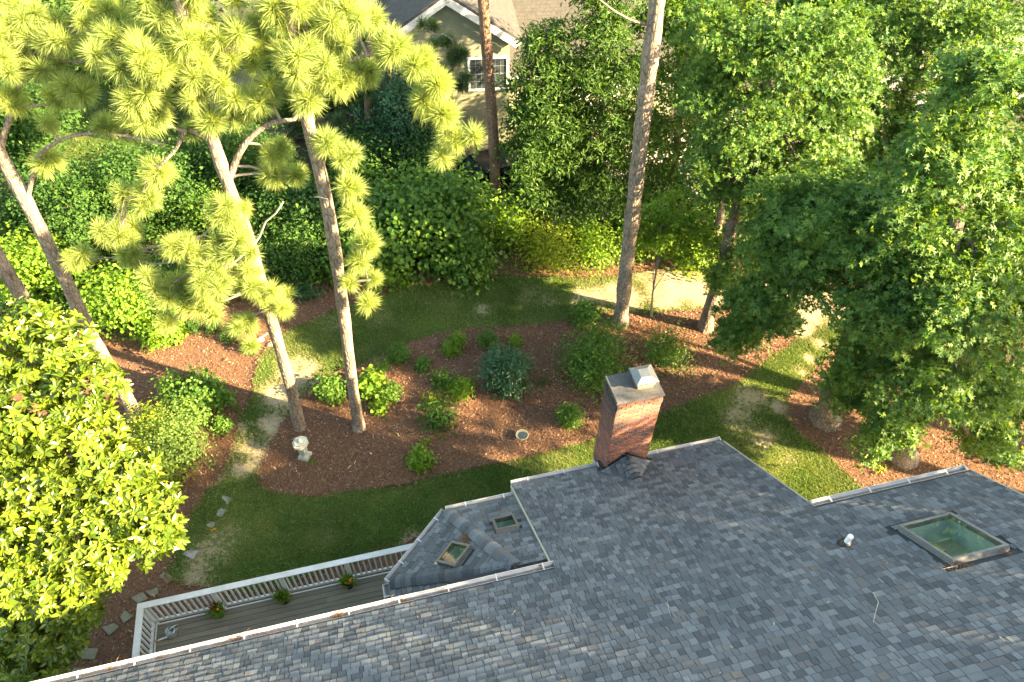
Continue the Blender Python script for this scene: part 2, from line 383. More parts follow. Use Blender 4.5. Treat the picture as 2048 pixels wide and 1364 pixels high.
M['oak'] = leafmat('oak_leaf', (0.042, 0.122, 0.028), (0.145, 0.24, 0.052), .4, .5, .22)
M['mid'] = leafmat('shaded_green_leaf', (.028, .082, .016), (.085, .16, .03), .4, .5)  # darker leaf copy: shade on the rear trees put into the colour
M['green'] = leafmat('green_leaf', (0.042, 0.115, 0.018), (0.125, 0.225, 0.035), .4, .5)
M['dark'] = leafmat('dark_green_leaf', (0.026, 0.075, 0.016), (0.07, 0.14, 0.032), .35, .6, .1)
M['bright'] = leafmat('bright_green_leaf', (0.08, 0.18, 0.014), (0.18, 0.29, 0.03), .45, .5)
M['yellow'] = leafmat('yellow_green_leaf', (0.12, 0.19, 0.014), (0.23, 0.29, 0.03), .45, .5)
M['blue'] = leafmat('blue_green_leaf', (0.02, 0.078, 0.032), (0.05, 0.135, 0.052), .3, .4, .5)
M['pale'] = leafmat('pale_green_leaf', (0.085, 0.165, 0.035), (0.18, 0.26, 0.06), .45, .55)

# ---------------------------------------------------------------- foliage helpers
T_DIA = (np.array([(0, 0, 0), (.3, .5, .06), (0, 1, -.06), (-.3, .5, .06)], float), np.array([(0, 1, 2), (0, 2, 3)]))
T_NAR = (np.array([(0, 0, 0), (.16, .45, .04), (0, 1, -.08), (-.16, .45, .04)], float), np.array([(0, 1, 2), (0, 2, 3)]))
T_BRD = (np.array([(0, 0, 0), (.42, .3, .05), (.3, .75, .03), (0, 1, -.08), (-.3, .75, .03), (-.42, .3, .05)], float), np.array([(0, 1, 2), (0, 2, 3), (0, 3, 4), (0, 4, 5)]))
T_OVL = (np.array([(0, .45, -.02), (0, 0, 0), (.17, .2, .05), (.22, .55, .06), (.12, .85, .0), (0, 1, -.1), (-.12, .85, .0), (-.22, .55, .06), (-.17, .2, .05)], float),
         np.array([(0, i, i % 8 + 1) for i in range(1, 9)]))
T_OAK = (np.array([(0, 0, 0), (0, .35, -.02), (0, .66, -.03), (0, 1.05, -.12), (.36, .36, .05), (.43, .80, .02), (-.36, .36, .05), (-.43, .80, .02), (.13, .62, 0), (-.13, .62, 0)], float),
         np.array([(0, 4, 1), (1, 5, 2), (0, 1, 6), (1, 2, 7), (1, 8, 3), (1, 3, 9)]))
def unit(v): return v / (np.linalg.norm(v, axis=-1, keepdims=True) + 1e-9)
def rsph(n): return unit(rng.normal(size=(n, 3)))
def leaf_arrays(P, Nn, T, size, dirs=None):
    n = len(P); d = rsph(n) if dirs is None else dirs
    y = unit(d - (d * Nn).sum(1, keepdims=True) * Nn); x = np.cross(y, Nn)
    tv, tf = T; s = np.broadcast_to(np.asarray(size, float), (n,))[:, None, None]
    V = P[:, None] + s * (x[:, None] * tv[None, :, :1] + y[:, None] * tv[None, :, 1:2] + Nn[:, None] * tv[None, :, 2:])
    F = (np.arange(n) * len(tv))[:, None, None] + tf[None]
    return V.reshape(-1, 3), F.reshape(-1, 3)
def blob_points(blobs, ncl, per, rc, flat=.35, shell=.5, zmin=None, lay=.75):
    """leaf points in clumps spread through the outer part of ellipsoids -> P, N, clump centres"""
    Ps, Ns, Cs = [], [], []
    vol = [b[1][0] * b[1][1] + b[1][0] * b[1][2] for b in blobs]; tot = sum(vol)
    for (c, r), v in zip(blobs, vol):
        k = max(2, int(round(ncl * v / tot))); d = rsph(k); d[:, 2] += .22; d = unit(d)
        rad = shell + (1 - shell) * rng.random(k) ** .6
        cc = np.asarray(c) + d * np.asarray(r) * rad[:, None] * (1 + .18 * rng.normal(size=(k, 1)))
        if zmin is not None: cc[:, 2] = np.maximum(cc[:, 2], zmin)
        nn = unit(d * .7 + np.array([0, 0, lay]) + .35 * rng.normal(size=(k, 3)))
        m = rng.poisson(per, k) + 2; idx = np.repeat(np.arange(k), m); t = len(idx)
        rr = rc * (.6 + .8 * rng.random(k))[idx]
        off = rsph(t) * rr[:, None] * rng.random((t, 1)) ** .45
        h = (off * nn[idx]).sum(1, keepdims=True); off = off - nn[idx] * h * (1 - flat)
        Ps.append(cc[idx] + off); Ns.append(unit(nn[idx] + .55 * rng.normal(size=(t, 3)))); Cs.append(cc)
    return np.vstack(Ps), np.vstack(Ns), np.vstack(Cs)
def curve(a, b, sag=.0, n=6, jit=.0):
    t = np.linspace(0, 1, n)[:, None]; P = a + (b - a) * t; L = np.linalg.norm(b - a)
    P[:, 2] += sag * L * np.sin(t[:, 0] * math.pi)
    if jit: P[1:-1] += rng.normal(size=(n - 2, 3)) * jit * L
    return P
def trunk_mesh(path, rad, n=11, flare=1.45):
    P = np.asarray(path, float); t = np.linspace(0, 1, len(P)); m = max(10, int(np.linalg.norm(P[-1] - P[0]) / .5)); u = np.linspace(0, 1, m) ** 1.15
    Q = np.stack([np.interp(u, t, P[:, i]) for i in range(3)], 1); r = np.interp(u, t, np.broadcast_to(rad, (len(P),)))
    for _ in range(2): Q[1:-1] = .5 * Q[1:-1] + .25 * (Q[:-2] + Q[2:])
    r = r * (1 + .05 * rng.normal(size=m)); r[0] *= flare; r[1] *= 1 + (flare - 1) * .3
    mb = MB().tube(Q, r, n); V = np.vstack(mb.V); V[:m * n] += rng.normal(size=(m * n, 3)) * r.mean() * .05; mb.V = [V]; return mb, Q, r
def pblob(px, py, rp, base, off=0.0, sy=.85, sz=.85):
    c = VP(px, py, base, off); r = rp * depth(c) / FPX; return (c, (r, r * sy, r * sz))
def broadleaf(name, label, cat, base, trunk, rad, blobs, T, size, leaf, bark, ncl, per, rc, limbs=8, group=None, flat=.22, shell=.35):
    base = np.asarray(base, float); root = thing(name, label, cat, base, group=group)
    tm, Q, r = trunk_mesh(np.asarray(trunk) - base, rad); tm.build('trunk', M[bark], root, True)
    P, Nn, Cc = blob_points(blobs, ncl, per, rc * 1.35, flat, shell, None, 1.5)
    dd = rsph(len(P)); dd[:, 2] -= .5
    V, F = leaf_arrays(P - base, Nn, T, size * (.6 + .8 * rng.random(len(P))), dd)
    link('crown', nmesh('crown', V, F, M[leaf]), root)
    for i in range(limbs):
        c, rr = blobs[i % len(blobs)]
        k = int(len(Q) * (.35 + .6 * rng.random())); k = min(k, len(Q) - 1)
        b = np.asarray(c) - base + rsph(1)[0] * np.asarray(rr) * .5
        mb = MB(); pa = curve(Q[k], b, .08, 7, .03); r0 = min(r[k] * .55, .11); mb.tube(pa, np.linspace(r0, r0 * .3, 7), 6)
        near = Cc[np.argsort(((Cc - base - b) ** 2).sum(1))[:7]] - base
        for q in near: mb.tube(curve(pa[rng.integers(3, 7)], q, .03, 4, .04), np.linspace(r0 * .28, .006, 4), 4, False)
        mb.build('limb', M[bark], root, True)
    return root
def shrub(label, px, py, w, leaf, T=T_DIA, size=.05, n=1400, h=None, name='shrub', cat='shrub', group=None, rag=.25, ell=1.0, lumps=9, stems=4, cone=0.0):
    c0 = G(px, py, 0); w = w * (.88 if group == 'shrubs in the mulch bed' and w < 130 else 1.0); n = int(n * 1.35); size = size * 1.12; h_ = h or w * depth(c0) / FPX * .62
    c = G(px, py, h_ * .5); rx = w / 2 * depth(c) / FPX; base = np.array([c[0], c[1], 0])
    root = thing(name, label, cat, base, rng.random() * 6, group)
    lc = []                                           # lumpy dome made of smaller domes
    for i in range(lumps):
        a = rng.random() * 6.28; q = rng.random() ** .6 * .62; zz = h_ * (.32 + .38 * rng.random()) * (1 - cone * q)
        lc.append((np.array([math.cos(a) * q * rx, math.sin(a) * q * rx * ell, zz]), (rx * (.38 + .2 * rng.random()), rx * ell * (.38 + .2 * rng.random()), h_ * (.28 + .14 * rng.random()))))
    lc.append((np.array([0, 0, h_ * .5]), (rx * .75, rx * .75 * ell, h_ * .45)))
    per = 14; P, Nn, _ = blob_points(lc, n // per, per, size * 2.6, .6, .7, size * .5)
    P += rng.normal(size=P.shape) * rag * size * 2; P[:, 2] = np.maximum(P[:, 2], .015)
    Nn = unit(Nn + unit(P - np.array([0, 0, h_ * .3])) * .4)
    V, F = leaf_arrays(P, Nn, T, size * (.7 + .6 * rng.random(len(P))))
    link('foliage', nmesh('foliage', V, F, M[leaf]), root)
    for i in range(stems):
        e = lc[i % len(lc)][0] * np.array([.8, .8, 1]); MB().tube(curve(np.array([.03 * i, .02, -.02]), e, .05, 5, .04), np.linspace(.022, .007, 5), 5).build('stem', M['bark_twig'], root, True)
    return root

# ================================================================ GROUND
gp = np.array([(-90, -40), (120, -40), (120, 140), (-90, 140)], float)
gv, gf = cdt(gp, inner=[(x, y) for x in range(-80, 120, 10) for y in range(-30, 140, 10)])
tag(link('ground', nmesh('ground', np.c_[gv, np.zeros(len(gv))], gf, M['soil'])), kind='structure')

def gpoly(pts, n=5): return smooth_poly(np.array([G(*p)[:2] for p in pts]), n)
lawn_px = [(330, 1150), (350, 1105), (372, 1050), (402, 1008), (440, 950), (462, 890), (488, 830), (508, 765), (520, 715), (560, 672), (640, 632), (700, 611), (780, 586), (870, 568),
           (960, 553), (1040, 552), (1130, 556), (1210, 552), (1290, 541), (1380, 536), (1450, 545), (1530, 560), (1610, 575), (1690, 590), (1720, 640), (1690, 680), (1650, 720), (1610, 765), (1578, 800),
           (1578, 830), (1612, 872), (1665, 925), (1720, 975), (1790, 1050), (1700, 1080), (1500, 1060), (1300, 1080), (1000, 1110), (860, 1075), (780, 1100), (640, 1150), (480, 1185), (400, 1175)]
bed_px = [(520, 965), (526, 930), (545, 885), (575, 832), (612, 790), (650, 757), (700, 738), (760, 712), (830, 688), (880, 672), (960, 656), (1040, 652), (1130, 645), (1190, 633), (1240, 627), (1330, 628), (1420, 618), (1490, 622),
          (1560, 650), (1590, 668), (1572, 696), (1500, 745), (1460, 770), (1400, 797), (1330, 822), (1240, 852), (1180, 878), (1100, 904), (1000, 925), (900, 948), (800, 968), (700, 985), (640, 991), (580, 986), (540, 977)]
lawn = gpoly(lawn_px, 6); bed = gpoly(bed_px, 6)
def wob(P, a=.05): return P + (np.c_[vnoise(P, .5, 3), vnoise(P, .5, 4)] - .5) * a * 2
lawn, bed = wob(lawn, .09), wob(bed, .09)
bare_spots = [(560, 790, .55, .8), (600, 745, .55, .8), (640, 770, .4, .6), (545, 850, .45, .8), (510, 900, .5, .8), (490, 935, .35, .6), (480, 860, .3, .4), (1180, 600, .6, .7), (1100, 600, .35, .45), (965, 620, .25, .5), (1060, 585, .3, .5), (1050, 600, .3, .3), (1250, 590, .7, .8), (1340, 580, .9, 1.0), (1410, 585, .9, 1.1), (1480, 590, .9, 1.1),
              (1560, 600, .9, 1.1), (1620, 610, .8, 1.1), (1590, 650, .5, 1.0), (1640, 690, .22, .8), (1620, 720, .22, .8), (1600, 745, .22, .7), (1500, 800, .5, .6), (1480, 840, .45, .6), (1530, 880, .45, .5), (1560, 815, .3, .6), (1300, 560, .7, .6), (1400, 550, .8, .7), (1570, 910, .4, .4), (420, 1110, .5, .55), (400, 1150, .45, .5), (450, 1075, .4, .3), (830, 1085, .35, .6), (650, 1080, .3, .2), (760, 640, .4, .2), (1700, 630, .6, .9), (430, 960, .3, .3), (660, 650, .4, .25)]
bs = [(G(x, y)[:2], r, s) for x, y, r, s in bare_spots]
def bare(P):
    b = np.zeros(len(P))
    for c, r, s in bs:
        d = np.hypot(P[:, 0] - c[0], P[:, 1] - c[1]); b = np.maximum(b, s * np.clip(1.35 - d / (r * 1.3), 0, 1))
    return np.clip(b * (.55 + 1.1 * vnoise(P, .45, 8)) + .22 * vnoise(P, 1.1, 9) - .08, 0, 1)
lo, hi = lawn.min(0), lawn.max(0)
gx, gy = np.meshgrid(np.arange(lo[0], hi[0], .22), np.arange(lo[1], hi[1], .22)); gr = np.c_[gx.ravel(), gy.ravel()] + rng.normal(size=(gx.size, 2)) * .03
gr = gr[inpoly(gr, lawn) & ~inpoly(gr, bed)]
lv, lf = cdt(lawn, [bed], gr)
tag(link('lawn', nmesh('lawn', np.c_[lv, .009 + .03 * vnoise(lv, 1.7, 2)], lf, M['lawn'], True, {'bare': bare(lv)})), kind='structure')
bx_, by_ = np.meshgrid(np.arange(bed[:, 0].min(), bed[:, 0].max(), .3), np.arange(bed[:, 1].min(), bed[:, 1].max(), .3)); bg = np.c_[bx_.ravel(), by_.ravel()]; bg = bg[inpoly(bg, bed)]
bv, bf = cdt(bed, (), bg)
tag(link('mulch_bed', nmesh('mulch_bed', np.c_[bv, .012 + .05 * vnoise(bv, 1.3, 5)], bf, M['ground'], True)), kind='structure')
def flat(name, px, mat, z, n=4):
    p = gpoly(px, n); v, f = cdt(p); return tag(link(name, nmesh(name, np.c_[v, np.full(len(v), z)], f, M[mat], False, {'bare': bare(v) * 0})), kind='structure'), p
far1, far1p = flat('neighbour_lawn', [(-300, 120), (420, 60), (520, 190), (430, 305), (120, 340), (-300, 380)], 'lawn', .006)
drv, drvp = flat('driveway', [(870, 448), (1000, 462), (1180, 446), (1360, 425), (1520, 370), (1700, 290), (1900, 215), (2200, 190), (2200, 60), (1750, 110), (1560, 175), (1400, 250), (1250, 275), (1060, 315), (930, 385)], 'drive', .01)

# grass blades on the lawn, mulch chips on the beds
def scatter(poly, dens, holes=()):
    a, b = poly.min(0), poly.max(0); n = int((b - a).prod() * dens); P = a + rng.random((n, 2)) * (b - a); k = inpoly(P, poly)
    for h in holes: k &= ~inpoly(P, h)
    return P[k]
def blades(P, h, w):
    n = len(P); a = rng.random(n) * 6.28; l = rng.normal(size=(n, 2)) * .6; z0 = .009 + .03 * vnoise(P, 1.7, 2)
    hh = h * (.5 + .8 * rng.random(n)); ww = w * (.6 + .8 * rng.random(n)); dx, dy = np.cos(a) * ww, np.sin(a) * ww
    V = np.stack([np.c_[P[:, 0] - dx, P[:, 1] - dy, z0], np.c_[P[:, 0] + dx, P[:, 1] + dy, z0], np.c_[P[:, 0] + l[:, 0] * hh, P[:, 1] + l[:, 1] * hh, z0 + hh]], 1)
    return V.reshape(-1, 3), np.arange(3 * n).reshape(n, 3)
gpnt = scatter(lawn, 1500, [bed]); bb = bare(gpnt); keep = rng.random(len(gpnt)) > bb * .95; gpnt = gpnt[keep]; bb = bb[keep]
V, F = blades(gpnt, .07, .0085)
dryness = np.clip(bb * 1.1 + (rng.random(len(gpnt)) < .10) * .6, 0, 1)
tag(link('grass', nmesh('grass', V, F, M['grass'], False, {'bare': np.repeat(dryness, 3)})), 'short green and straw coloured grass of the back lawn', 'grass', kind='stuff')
def chips(P, z0, L=.032):
    n = len(P); Nn = unit(np.array([0, 0, 1.0]) + .38 * rng.normal(size=(n, 3))); d = rsph(n); y = unit(d - (d * Nn).sum(1, keepdims=True) * Nn); x = np.cross(y, Nn)
    l = (L * (.4 + .9 * rng.random(n)))[:, None]; w = l * (.16 + .22 * rng.random((n, 1))); c = np.c_[P, z0 + .012 + .02 * rng.random(n)]
    V = np.stack([c - x * w - y * l, c + x * w - y * l * .8, c + x * w * .7 + y * l, c - x * w * .8 + y * l * .9], 1)
    return V.reshape(-1, 3), np.arange(4 * n).reshape(n, 4)
bor = np.array([(-13, 5.4), (23, 5), (23, 17), (14, 20.2), (6, 21.4), (-3, 21), (-13, 20)], float)
vb, fb = cdt(bor, (), [(x, y) for x in np.arange(-12, 22, 2.) for y in np.arange(6, 20, 2.)]); tag(link('mulch_border', nmesh('mulch_border', np.c_[vb, np.full(len(vb), .004)], fb, M['ground'])), kind='structure')
area = np.array([(-13, 5.5), (-2, 7), (3, 8), (12.5, 5.2), (22, 5), (22, 17), (14, 20.5), (6, 22), (-3, 22), (-13, 22)], float)
mp = scatter(bor, 430, [lawn]); V1, F1 = chips(mp, 0.0)
bp = scatter(bed, 700); V2, F2 = chips(bp, .012 + .05 * vnoise(bp, 1.3, 5))
tag(link('bark_mulch', nmesh('bark_mulch', np.vstack([V1, V2]), np.vstack([F1, F2 + len(V1)]), M['chip'])), 'red brown bark mulch chips covering the planting beds', 'mulch', kind='stuff')
def edge_spill(poly, n, sd):
    k = rng.integers(0, len(poly), n); t = rng.random((n, 1)); return poly[k] * (1 - t) + poly[(k + 1) % len(poly)] * t + rng.normal(size=(n, 2)) * sd
sp_ = np.vstack([edge_spill(bed, 5200, .07), edge_spill(lawn, 6000, .08)]); sp_ = sp_[(sp_[:, 1] > 5.4)]; V, F = chips(sp_, .03)
tag(link('spilled_mulch', nmesh('spilled_mulch', V, F, M['chip'])), 'mulch chips spilled over the ragged lawn edges', 'mulch', kind='stuff')
fp = np.vstack([scatter(bed, 1.6), scatter(area, 1.6, [lawn, bed])]); V, F = chips(fp, .03 + .05 * vnoise(fp, 1.3, 5), .055)
tag(link('fallen_leaves', nmesh('fallen_leaves', V, F, M['deadleaf'])), 'pale dead leaves scattered over the mulch', 'leaves', kind='stuff')

# ================================================================ HOUSE
SLOPE = .6691; RZ0 = 9.205
CS = math.cos(math.atan(SLOPE)); SN = math.sin(math.atan(SLOPE))
def rz(y): return RZ0 - SLOPE * y
RN = np.array([0, SN, CS]); RD = np.array([0, CS, -SN])
XL, XR, YR = -9.0, 11.42, -.5
A_Y, B_Y, C_Y, BX0, BX1 = 5.66, 8.80, 5.68, 2.40, 7.80
house = thing('house', 'near house with blue grey shingle roof, brick chimney and white gutters', 'house', (0, 0, 0))
SKY = (8.58, 9.70, 3.47, 4.53)
TH = .05
# roof decking (sheets with real thickness), cut round the skylight
deckmb = MB()
def slab(x0, x1, y0, y1, th=.12, lift=0.0, mb=deckmb):
    t = np.array([(x0, y0, rz(y0)), (x1, y0, rz(y0)), (x1, y1, rz(y1)), (x0, y1, rz(y1))]) + RN * (lift - .012)
    mb.hexa(t - RN * th, t)
slab(XL, BX0, YR, A_Y); slab(BX0, BX1, YR, B_Y); slab(BX1, SKY[0], YR, C_Y); slab(SKY[1], XR, YR, C_Y); slab(SKY[0], SKY[1], YR, SKY[2]); slab(SKY[0], SKY[1], SKY[3], C_Y)
roof = deckmb.build('main_roof', M['roofing'], house)
back = MB(); zr = rz(YR)
back.hexa(np.array([(XL, -9.5, zr - 6.1), (XR, -9.5, zr - 6.1), (XR, YR, zr - .13), (XL, YR, zr - .13)]), np.array([(XL, -9.5, zr - 5.95), (XR, -9.5, zr - 5.95), (XR, YR, zr), (XL, YR, zr)]))
back.build('rear_roof', M['shingle'], house)

EXPO = .143
def courses(skip):
    """rows of tabs from the lowest eave up, in one phase over the whole plane -> (x0, x1, y of lower edge, thickness)"""
    out = []; y = B_Y + .02
    while y > .4:
        x0, x1 = (BX0, BX1) if y > A_Y + .03 else (XL, XR)
        x = x0 - rng.random() * .2
        while x < x1:
            w = rng.choice([.07, .105, .135, .165, .20, .26], p=[.14, .26, .28, .2, .09, .03]); a, b = max(x, x0), min(x + w, x1)
            x += w
            if b - a < .02: continue
            if any(a < s[1] and b > s[0] and y > s[2] and y - EXPO * CS < s[3] for s in skip): continue
            out.append((a, b - .008, y, .007 + .010 * rng.random()))
        y -= EXPO * CS
    return out
rows = courses([(4.58, 5.70, 8.55, 9.5), (SKY[0] - .05, SKY[1] + .05, SKY[2] - .05, SKY[3] + .05)])
rows = np.array(rows)
def shingle_view(r):
    P = np.array([(r[0] + r[1]) / 2, r[2], rz(r[2])]); v = P - CAM; c = v @ FW; x = 1024 + FPX * (v @ RX) / c; y = 682 - FPX * (v @ UX) / c
    ins = -20 < x < 2068 and 0 < y < 1370
    return (r[1] - r[0]) / c / c if ins else 0
sv = np.array([shingle_view(r) for r in rows]); order = np.argsort(-sv)
unit_sh = MB().hexa(np.array([(0, -1, -.02), (1, -1, -.02), (1, 0, 0), (0, 0, 0)]), np.array([(0, -1, .0), (1, -1, .0), (1, 0, 1), (0, 0, 1)])).mesh('shingle', M['shingle'])
Mroof = Matrix(((1, 0, 0), (0, CS, SN), (0, -SN, CS))).to_euler()
for k in order[:300]:
    a, b, yl, th = rows[k]; o = link('shingle', unit_sh, roof, (a, yl, rz(yl)), Mroof); o.scale = (b - a, EXPO * .89, th)  # tabs cut short: the dark gap imitates each course's shadow line
sm = MB()
for k in order[300:]:
    a, b, yl, th = rows[k]; d0 = np.array([0, yl, rz(yl)]); u0 = d0 - RD * EXPO * .89
    lo4 = np.array([(a, *u0[1:]), (b, *u0[1:]), (b, *d0[1:]), (a, *d0[1:])])
    hi4 = lo4.copy(); hi4[:2] += RN * .0005; hi4[2:] += RN * th
    sm.hexa(lo4 - RN * .004, hi4)
tag(sm.build('shingle_field', M['shingle'], roof), kind='stuff')

# gutters with hangers
def gutter(a, b, out, name='gutter', step=.9):
    a, b, out = np.asarray(a, float), np.asarray(b, float), np.asarray(out, float); L = np.linalg.norm(b - a); u = (b - a) / L; z = np.array([0, 0, 1.0])
    prof = [(0, .0), (0, -.10), (.075, -.10), (.115, -.03), (.115, .0), (.128, .0), (.128, -.035), (.085, -.112), (-.006, -.112), (-.006, 0)]
    V = np.array([p + out * q[0] + z * q[1] for p in (a, b) for q in prof]); n = len(prof)
    mb = MB().add(V, F4=[(i, (i + 1) % n, (i + 1) % n + n, i + n) for i in range(n)])
    for e in (a, b): mb.box(e + out * .06 - z * .056, (.006, .12, .1), np.stack([u, out, z], 1))
    g = mb.build(name, M['gutter'], house)
    MB().box((a + b) / 2 + out * .042 - z * .082, (L - .01, .062, .03), np.stack([u, out, z], 1)).build('trough_strip', M['trough'], g)  # darker strip along the gutter bottom
    for k in range(int(L / step) + 1):
        p = a + u * min(L - .02, step * (k + .45)); MB().box(p + out * .058 + z * .006, (.022, .145, .004), np.stack([u, out, z], 1)).build('hanger', M['white'], g)
    return g
Y = np.array([0, 1.0, 0])
ga = gutter((XL, A_Y + .02, rz(A_Y) - .02), (BX0 + .02, A_Y + .02, rz(A_Y) - .02), Y)
gutter((BX0, B_Y + .02, rz(B_Y) - .02), (4.58, B_Y + .02, rz(B_Y) - .02), Y)
gutter((5.70, B_Y + .02, rz(B_Y) - .02), (BX1, B_Y + .02, rz(B_Y) - .02), Y)
gutter((BX1 + .02, C_Y + .02, rz(C_Y) - .02), (XR, C_Y + .02, rz(C_Y) - .02), Y)
# rake boards and fascias
def rake(x, y0, y1, mat, w=.02, hgt=.16, name='rake_board'):
    t = np.array([(x - w, y0, rz(y0)), (x + w, y0, rz(y0)), (x + w, y1, rz(y1)), (x - w, y1, rz(y1))]) - RN * .003
    MB().hexa(t - RN * hgt, t).build(name, M[mat], house)
rake(BX0 - .025, A_Y + .17, B_Y, 'cream'); rake(BX1 + .025, C_Y + .17, B_Y, 'cream'); rake(XR + .025, YR, C_Y, 'cream'); rake(XL - .025, YR, A_Y, 'cream')
# walls
wall = MB()
wall.box(((XL + XR) / 2, -1.6, 2.6), (XR - XL - .7, 13.6, 5.2)); wall.hexa(np.array([(XL + .35, -8.3, 5.2), (XR - .35, -8.3, 5.2), (XR - .35, 5.2, 5.2), (XL + .35, 5.2, 5.2)]), np.array([(XL + .35, -.7, 9.1), (XR - .35, -.7, 9.1), (XR - .35, -.3, 9.1), (XL + .35, -.3, 9.1)]))
wall.build('wall', M['cream'], house)
ex = MB(); ex.hexa(np.array([(BX0 + .14, 5.21, 0), (BX1 - .14, 5.21, 0), (BX1 - .14, 8.42, 0), (BX0 + .14, 8.42, 0)]), np.array([(BX0 + .14, 5.21, rz(5.21) - .2), (BX1 - .14, 5.21, rz(5.21) - .2), (BX1 - .14, 8.42, rz(8.42) - .2), (BX0 + .14, 8.42, rz(8.42) - .2)]))
ex.build('wall', M['cream'], house)

# skylights: curb, frame bars, pane, light well
def skylight(o, ux, dn, nr, w, l, mat, well_d, wellmat, prop=False):
    """o = top-left corner on the roof, ux across, dn down the slope, nr roof normal"""
    o, ux, dn, nr = (np.asarray(v, float) for v in (o, ux, dn, nr)); Mx = np.stack([ux, dn, nr], 1); hgt = .11; b = .055
    mb = MB()
    for cc, dd in (((w / 2, b / 2), (w, b)), ((w / 2, l - b / 2), (w, b)), ((b / 2, l / 2), (b, l - 2 * b)), ((w - b / 2, l / 2), (b, l - 2 * b))):
        mb.box(o + ux * cc[0] + dn * cc[1] + nr * hgt / 2, (dd[0], dd[1], hgt), Mx)
    s = mb.build('skylight', M[mat], house)
    MB().box(o + ux * w / 2 + dn * (l + .06) + nr * .018, (w * 1.08, .12, .012), Mx).build('apron', M['frame_grey'], s)
    pc = o + ux * w / 2 + dn * l / 2 + nr * (hgt - .012); MB().add([pc + ux * a * (w / 2 - b) + dn * e * (l / 2 - b) for a, e in ((-1, -1), (1, -1), (1, 1), (-1, 1))], F4=[(0, 1, 2, 3)]).build('pane', M['glass'], s)
    wl = MB(); c = o + ux * w / 2 + dn * l / 2
    for cc, dd in (((0, -l / 2 + .03), (w - .02, .03)), ((0, l / 2 - .03), (w - .02, .03)), ((-w / 2 + .03, 0), (.03, l - .02)), ((w / 2 - .03, 0), (.03, l - .02))):
        wl.box(c + ux * cc[0] + dn * cc[1] - nr * well_d / 2, (dd[0], dd[1], well_d), Mx)
    wl.build('light_well', M['well'], s)
    MB().box(c - nr * well_d, (w * 1.0, l * 1.0, .03), Mx).build('room_stand_in', M[wellmat], s)  # stands in for the room, set shallow so daylight reaches it
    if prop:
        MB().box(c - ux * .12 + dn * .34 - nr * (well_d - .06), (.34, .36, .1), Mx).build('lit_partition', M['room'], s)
    return s
skylight((SKY[0], SKY[2], rz(SKY[2])), (1, 0, 0), RD, RN, SKY[1] - SKY[0], (SKY[3] - SKY[2]) / CS, 'frame_grey', .42, 'tealroom', True)

# vent pipe and sticks on the roof
vp = thing('vent_pipe', 'white plastic vent pipe standing on the roof beside the large skylight', 'vent pipe', (7.47, 4.5, rz(4.5))); vp.parent = None
MB().lathe([(.0, .30), (.045, .30), (.05, .29), (.05, 0)], 16).build('pipe', M['pvc'], vp, True)
MB().lathe([(.05, .10), (.075, .08), (.11, .05), (.13, -.04), (.13, -.12)], 16).build('boot', M['black'], vp, True)
def roofpt(px, py, lift=.02):
    r = ray(px, py); k = (RZ0 - CAMH) / (r[2] + SLOPE * r[1]); return CAM + r * k + RN * lift
lp_ = np.c_[XL + rng.random(90) * (XR - XL), .6 + rng.random(90) * 5.0]; lp_ = np.array([(x, y, rz(y)) for x, y in lp_]) + RN * .016
V, F = leaf_arrays(lp_, unit(RN + .25 * rng.normal(size=(90, 3))), T_NAR, .03 + .06 * rng.random(90)); tag(link('roof_litter', nmesh('roof_litter', V, F, M['deadleaf'])), 'tiny dry leaves and needles scattered over the roof', 'litter', kind='stuff')
def stick(label, pts, r=.008):
    P = np.array([roofpt(*p) for p in pts]); o = MB().tube(P - P[0], np.linspace(r, r * .5, len(P)), 5).build('stick', M['twig'], None, True, P[0]); return tag(o, label, 'stick', 'twigs lying on the roof')
stick('long crooked pale stick below the vent pipe, lying on the shingles', [(1747, 1187), (1750, 1195), (1757, 1206), (1752, 1224), (1749, 1236), (1747, 1248)])
stick('short straight twig left of centre on the lower roof', [(1031, 1222), (1024, 1232)], .006)
stick('thin bent twig near the middle of the roof', [(1335, 1205), (1337, 1218), (1341, 1233)], .005)
stick('tiny twig near the bottom right of the roof', [(1999, 1276), (2010, 1285)], .005)
stick('dry twig caught below the large skylight apron', [(1884, 1141), (1898, 1137), (1915, 1134)], .008)
stick('small pale twig near the eave left of the chimney', [(1120, 966), (1124, 968), (1128, 967)], .009)

# ---- chimney
CX0, CX1, CY0, CY1, CZ = 4.62, 5.66, 8.60, 9.33, 6.02
chim = MB().box(((CX0 + CX1) / 2, (CY0 + CY1) / 2, CZ / 2), (CX1 - CX0 - .013, CY1 - CY0 - .013, CZ)).build('chimney', M['mortar'], house)
bm_ = {}
def brick_mesh(w):
    k = round(w, 3)
    if k not in bm_: bm_[k] = MB().box((0, 0, 0), (k, .05, .054)).mesh('brick', M['brick'])
    return bm_[k]
CRS = .0677; nb = int((CZ - 2.95) / CRS); rest = MB(); cnt = 0
def face_bricks(x0, L, place):
    out = []
    for i in range(nb):
        z = CZ - CRS * (i + .5); off = 0 if i % 2 else -.1; u = off; prj = .022 if i in (2, 3) else .012 if i in (1,) else 0.0
        while u < L - .01:
            a, b = max(0, u), min(L, u + .203)
            if b - a > .03: out.append((place, (a + b) / 2, b - a - .012, z, prj))
            u += .2085
    return out
fr = face_bricks(0, CX1 - CX0, 'front'); lf_ = face_bricks(0, CY1 - CY0, 'left'); oth = face_bricks(0, CX1 - CX0, 'back') + face_bricks(0, CY1 - CY0, 'right')
RZ90 = np.array([[0, -1, 0], [1, 0, 0], [0, 0, 1]])
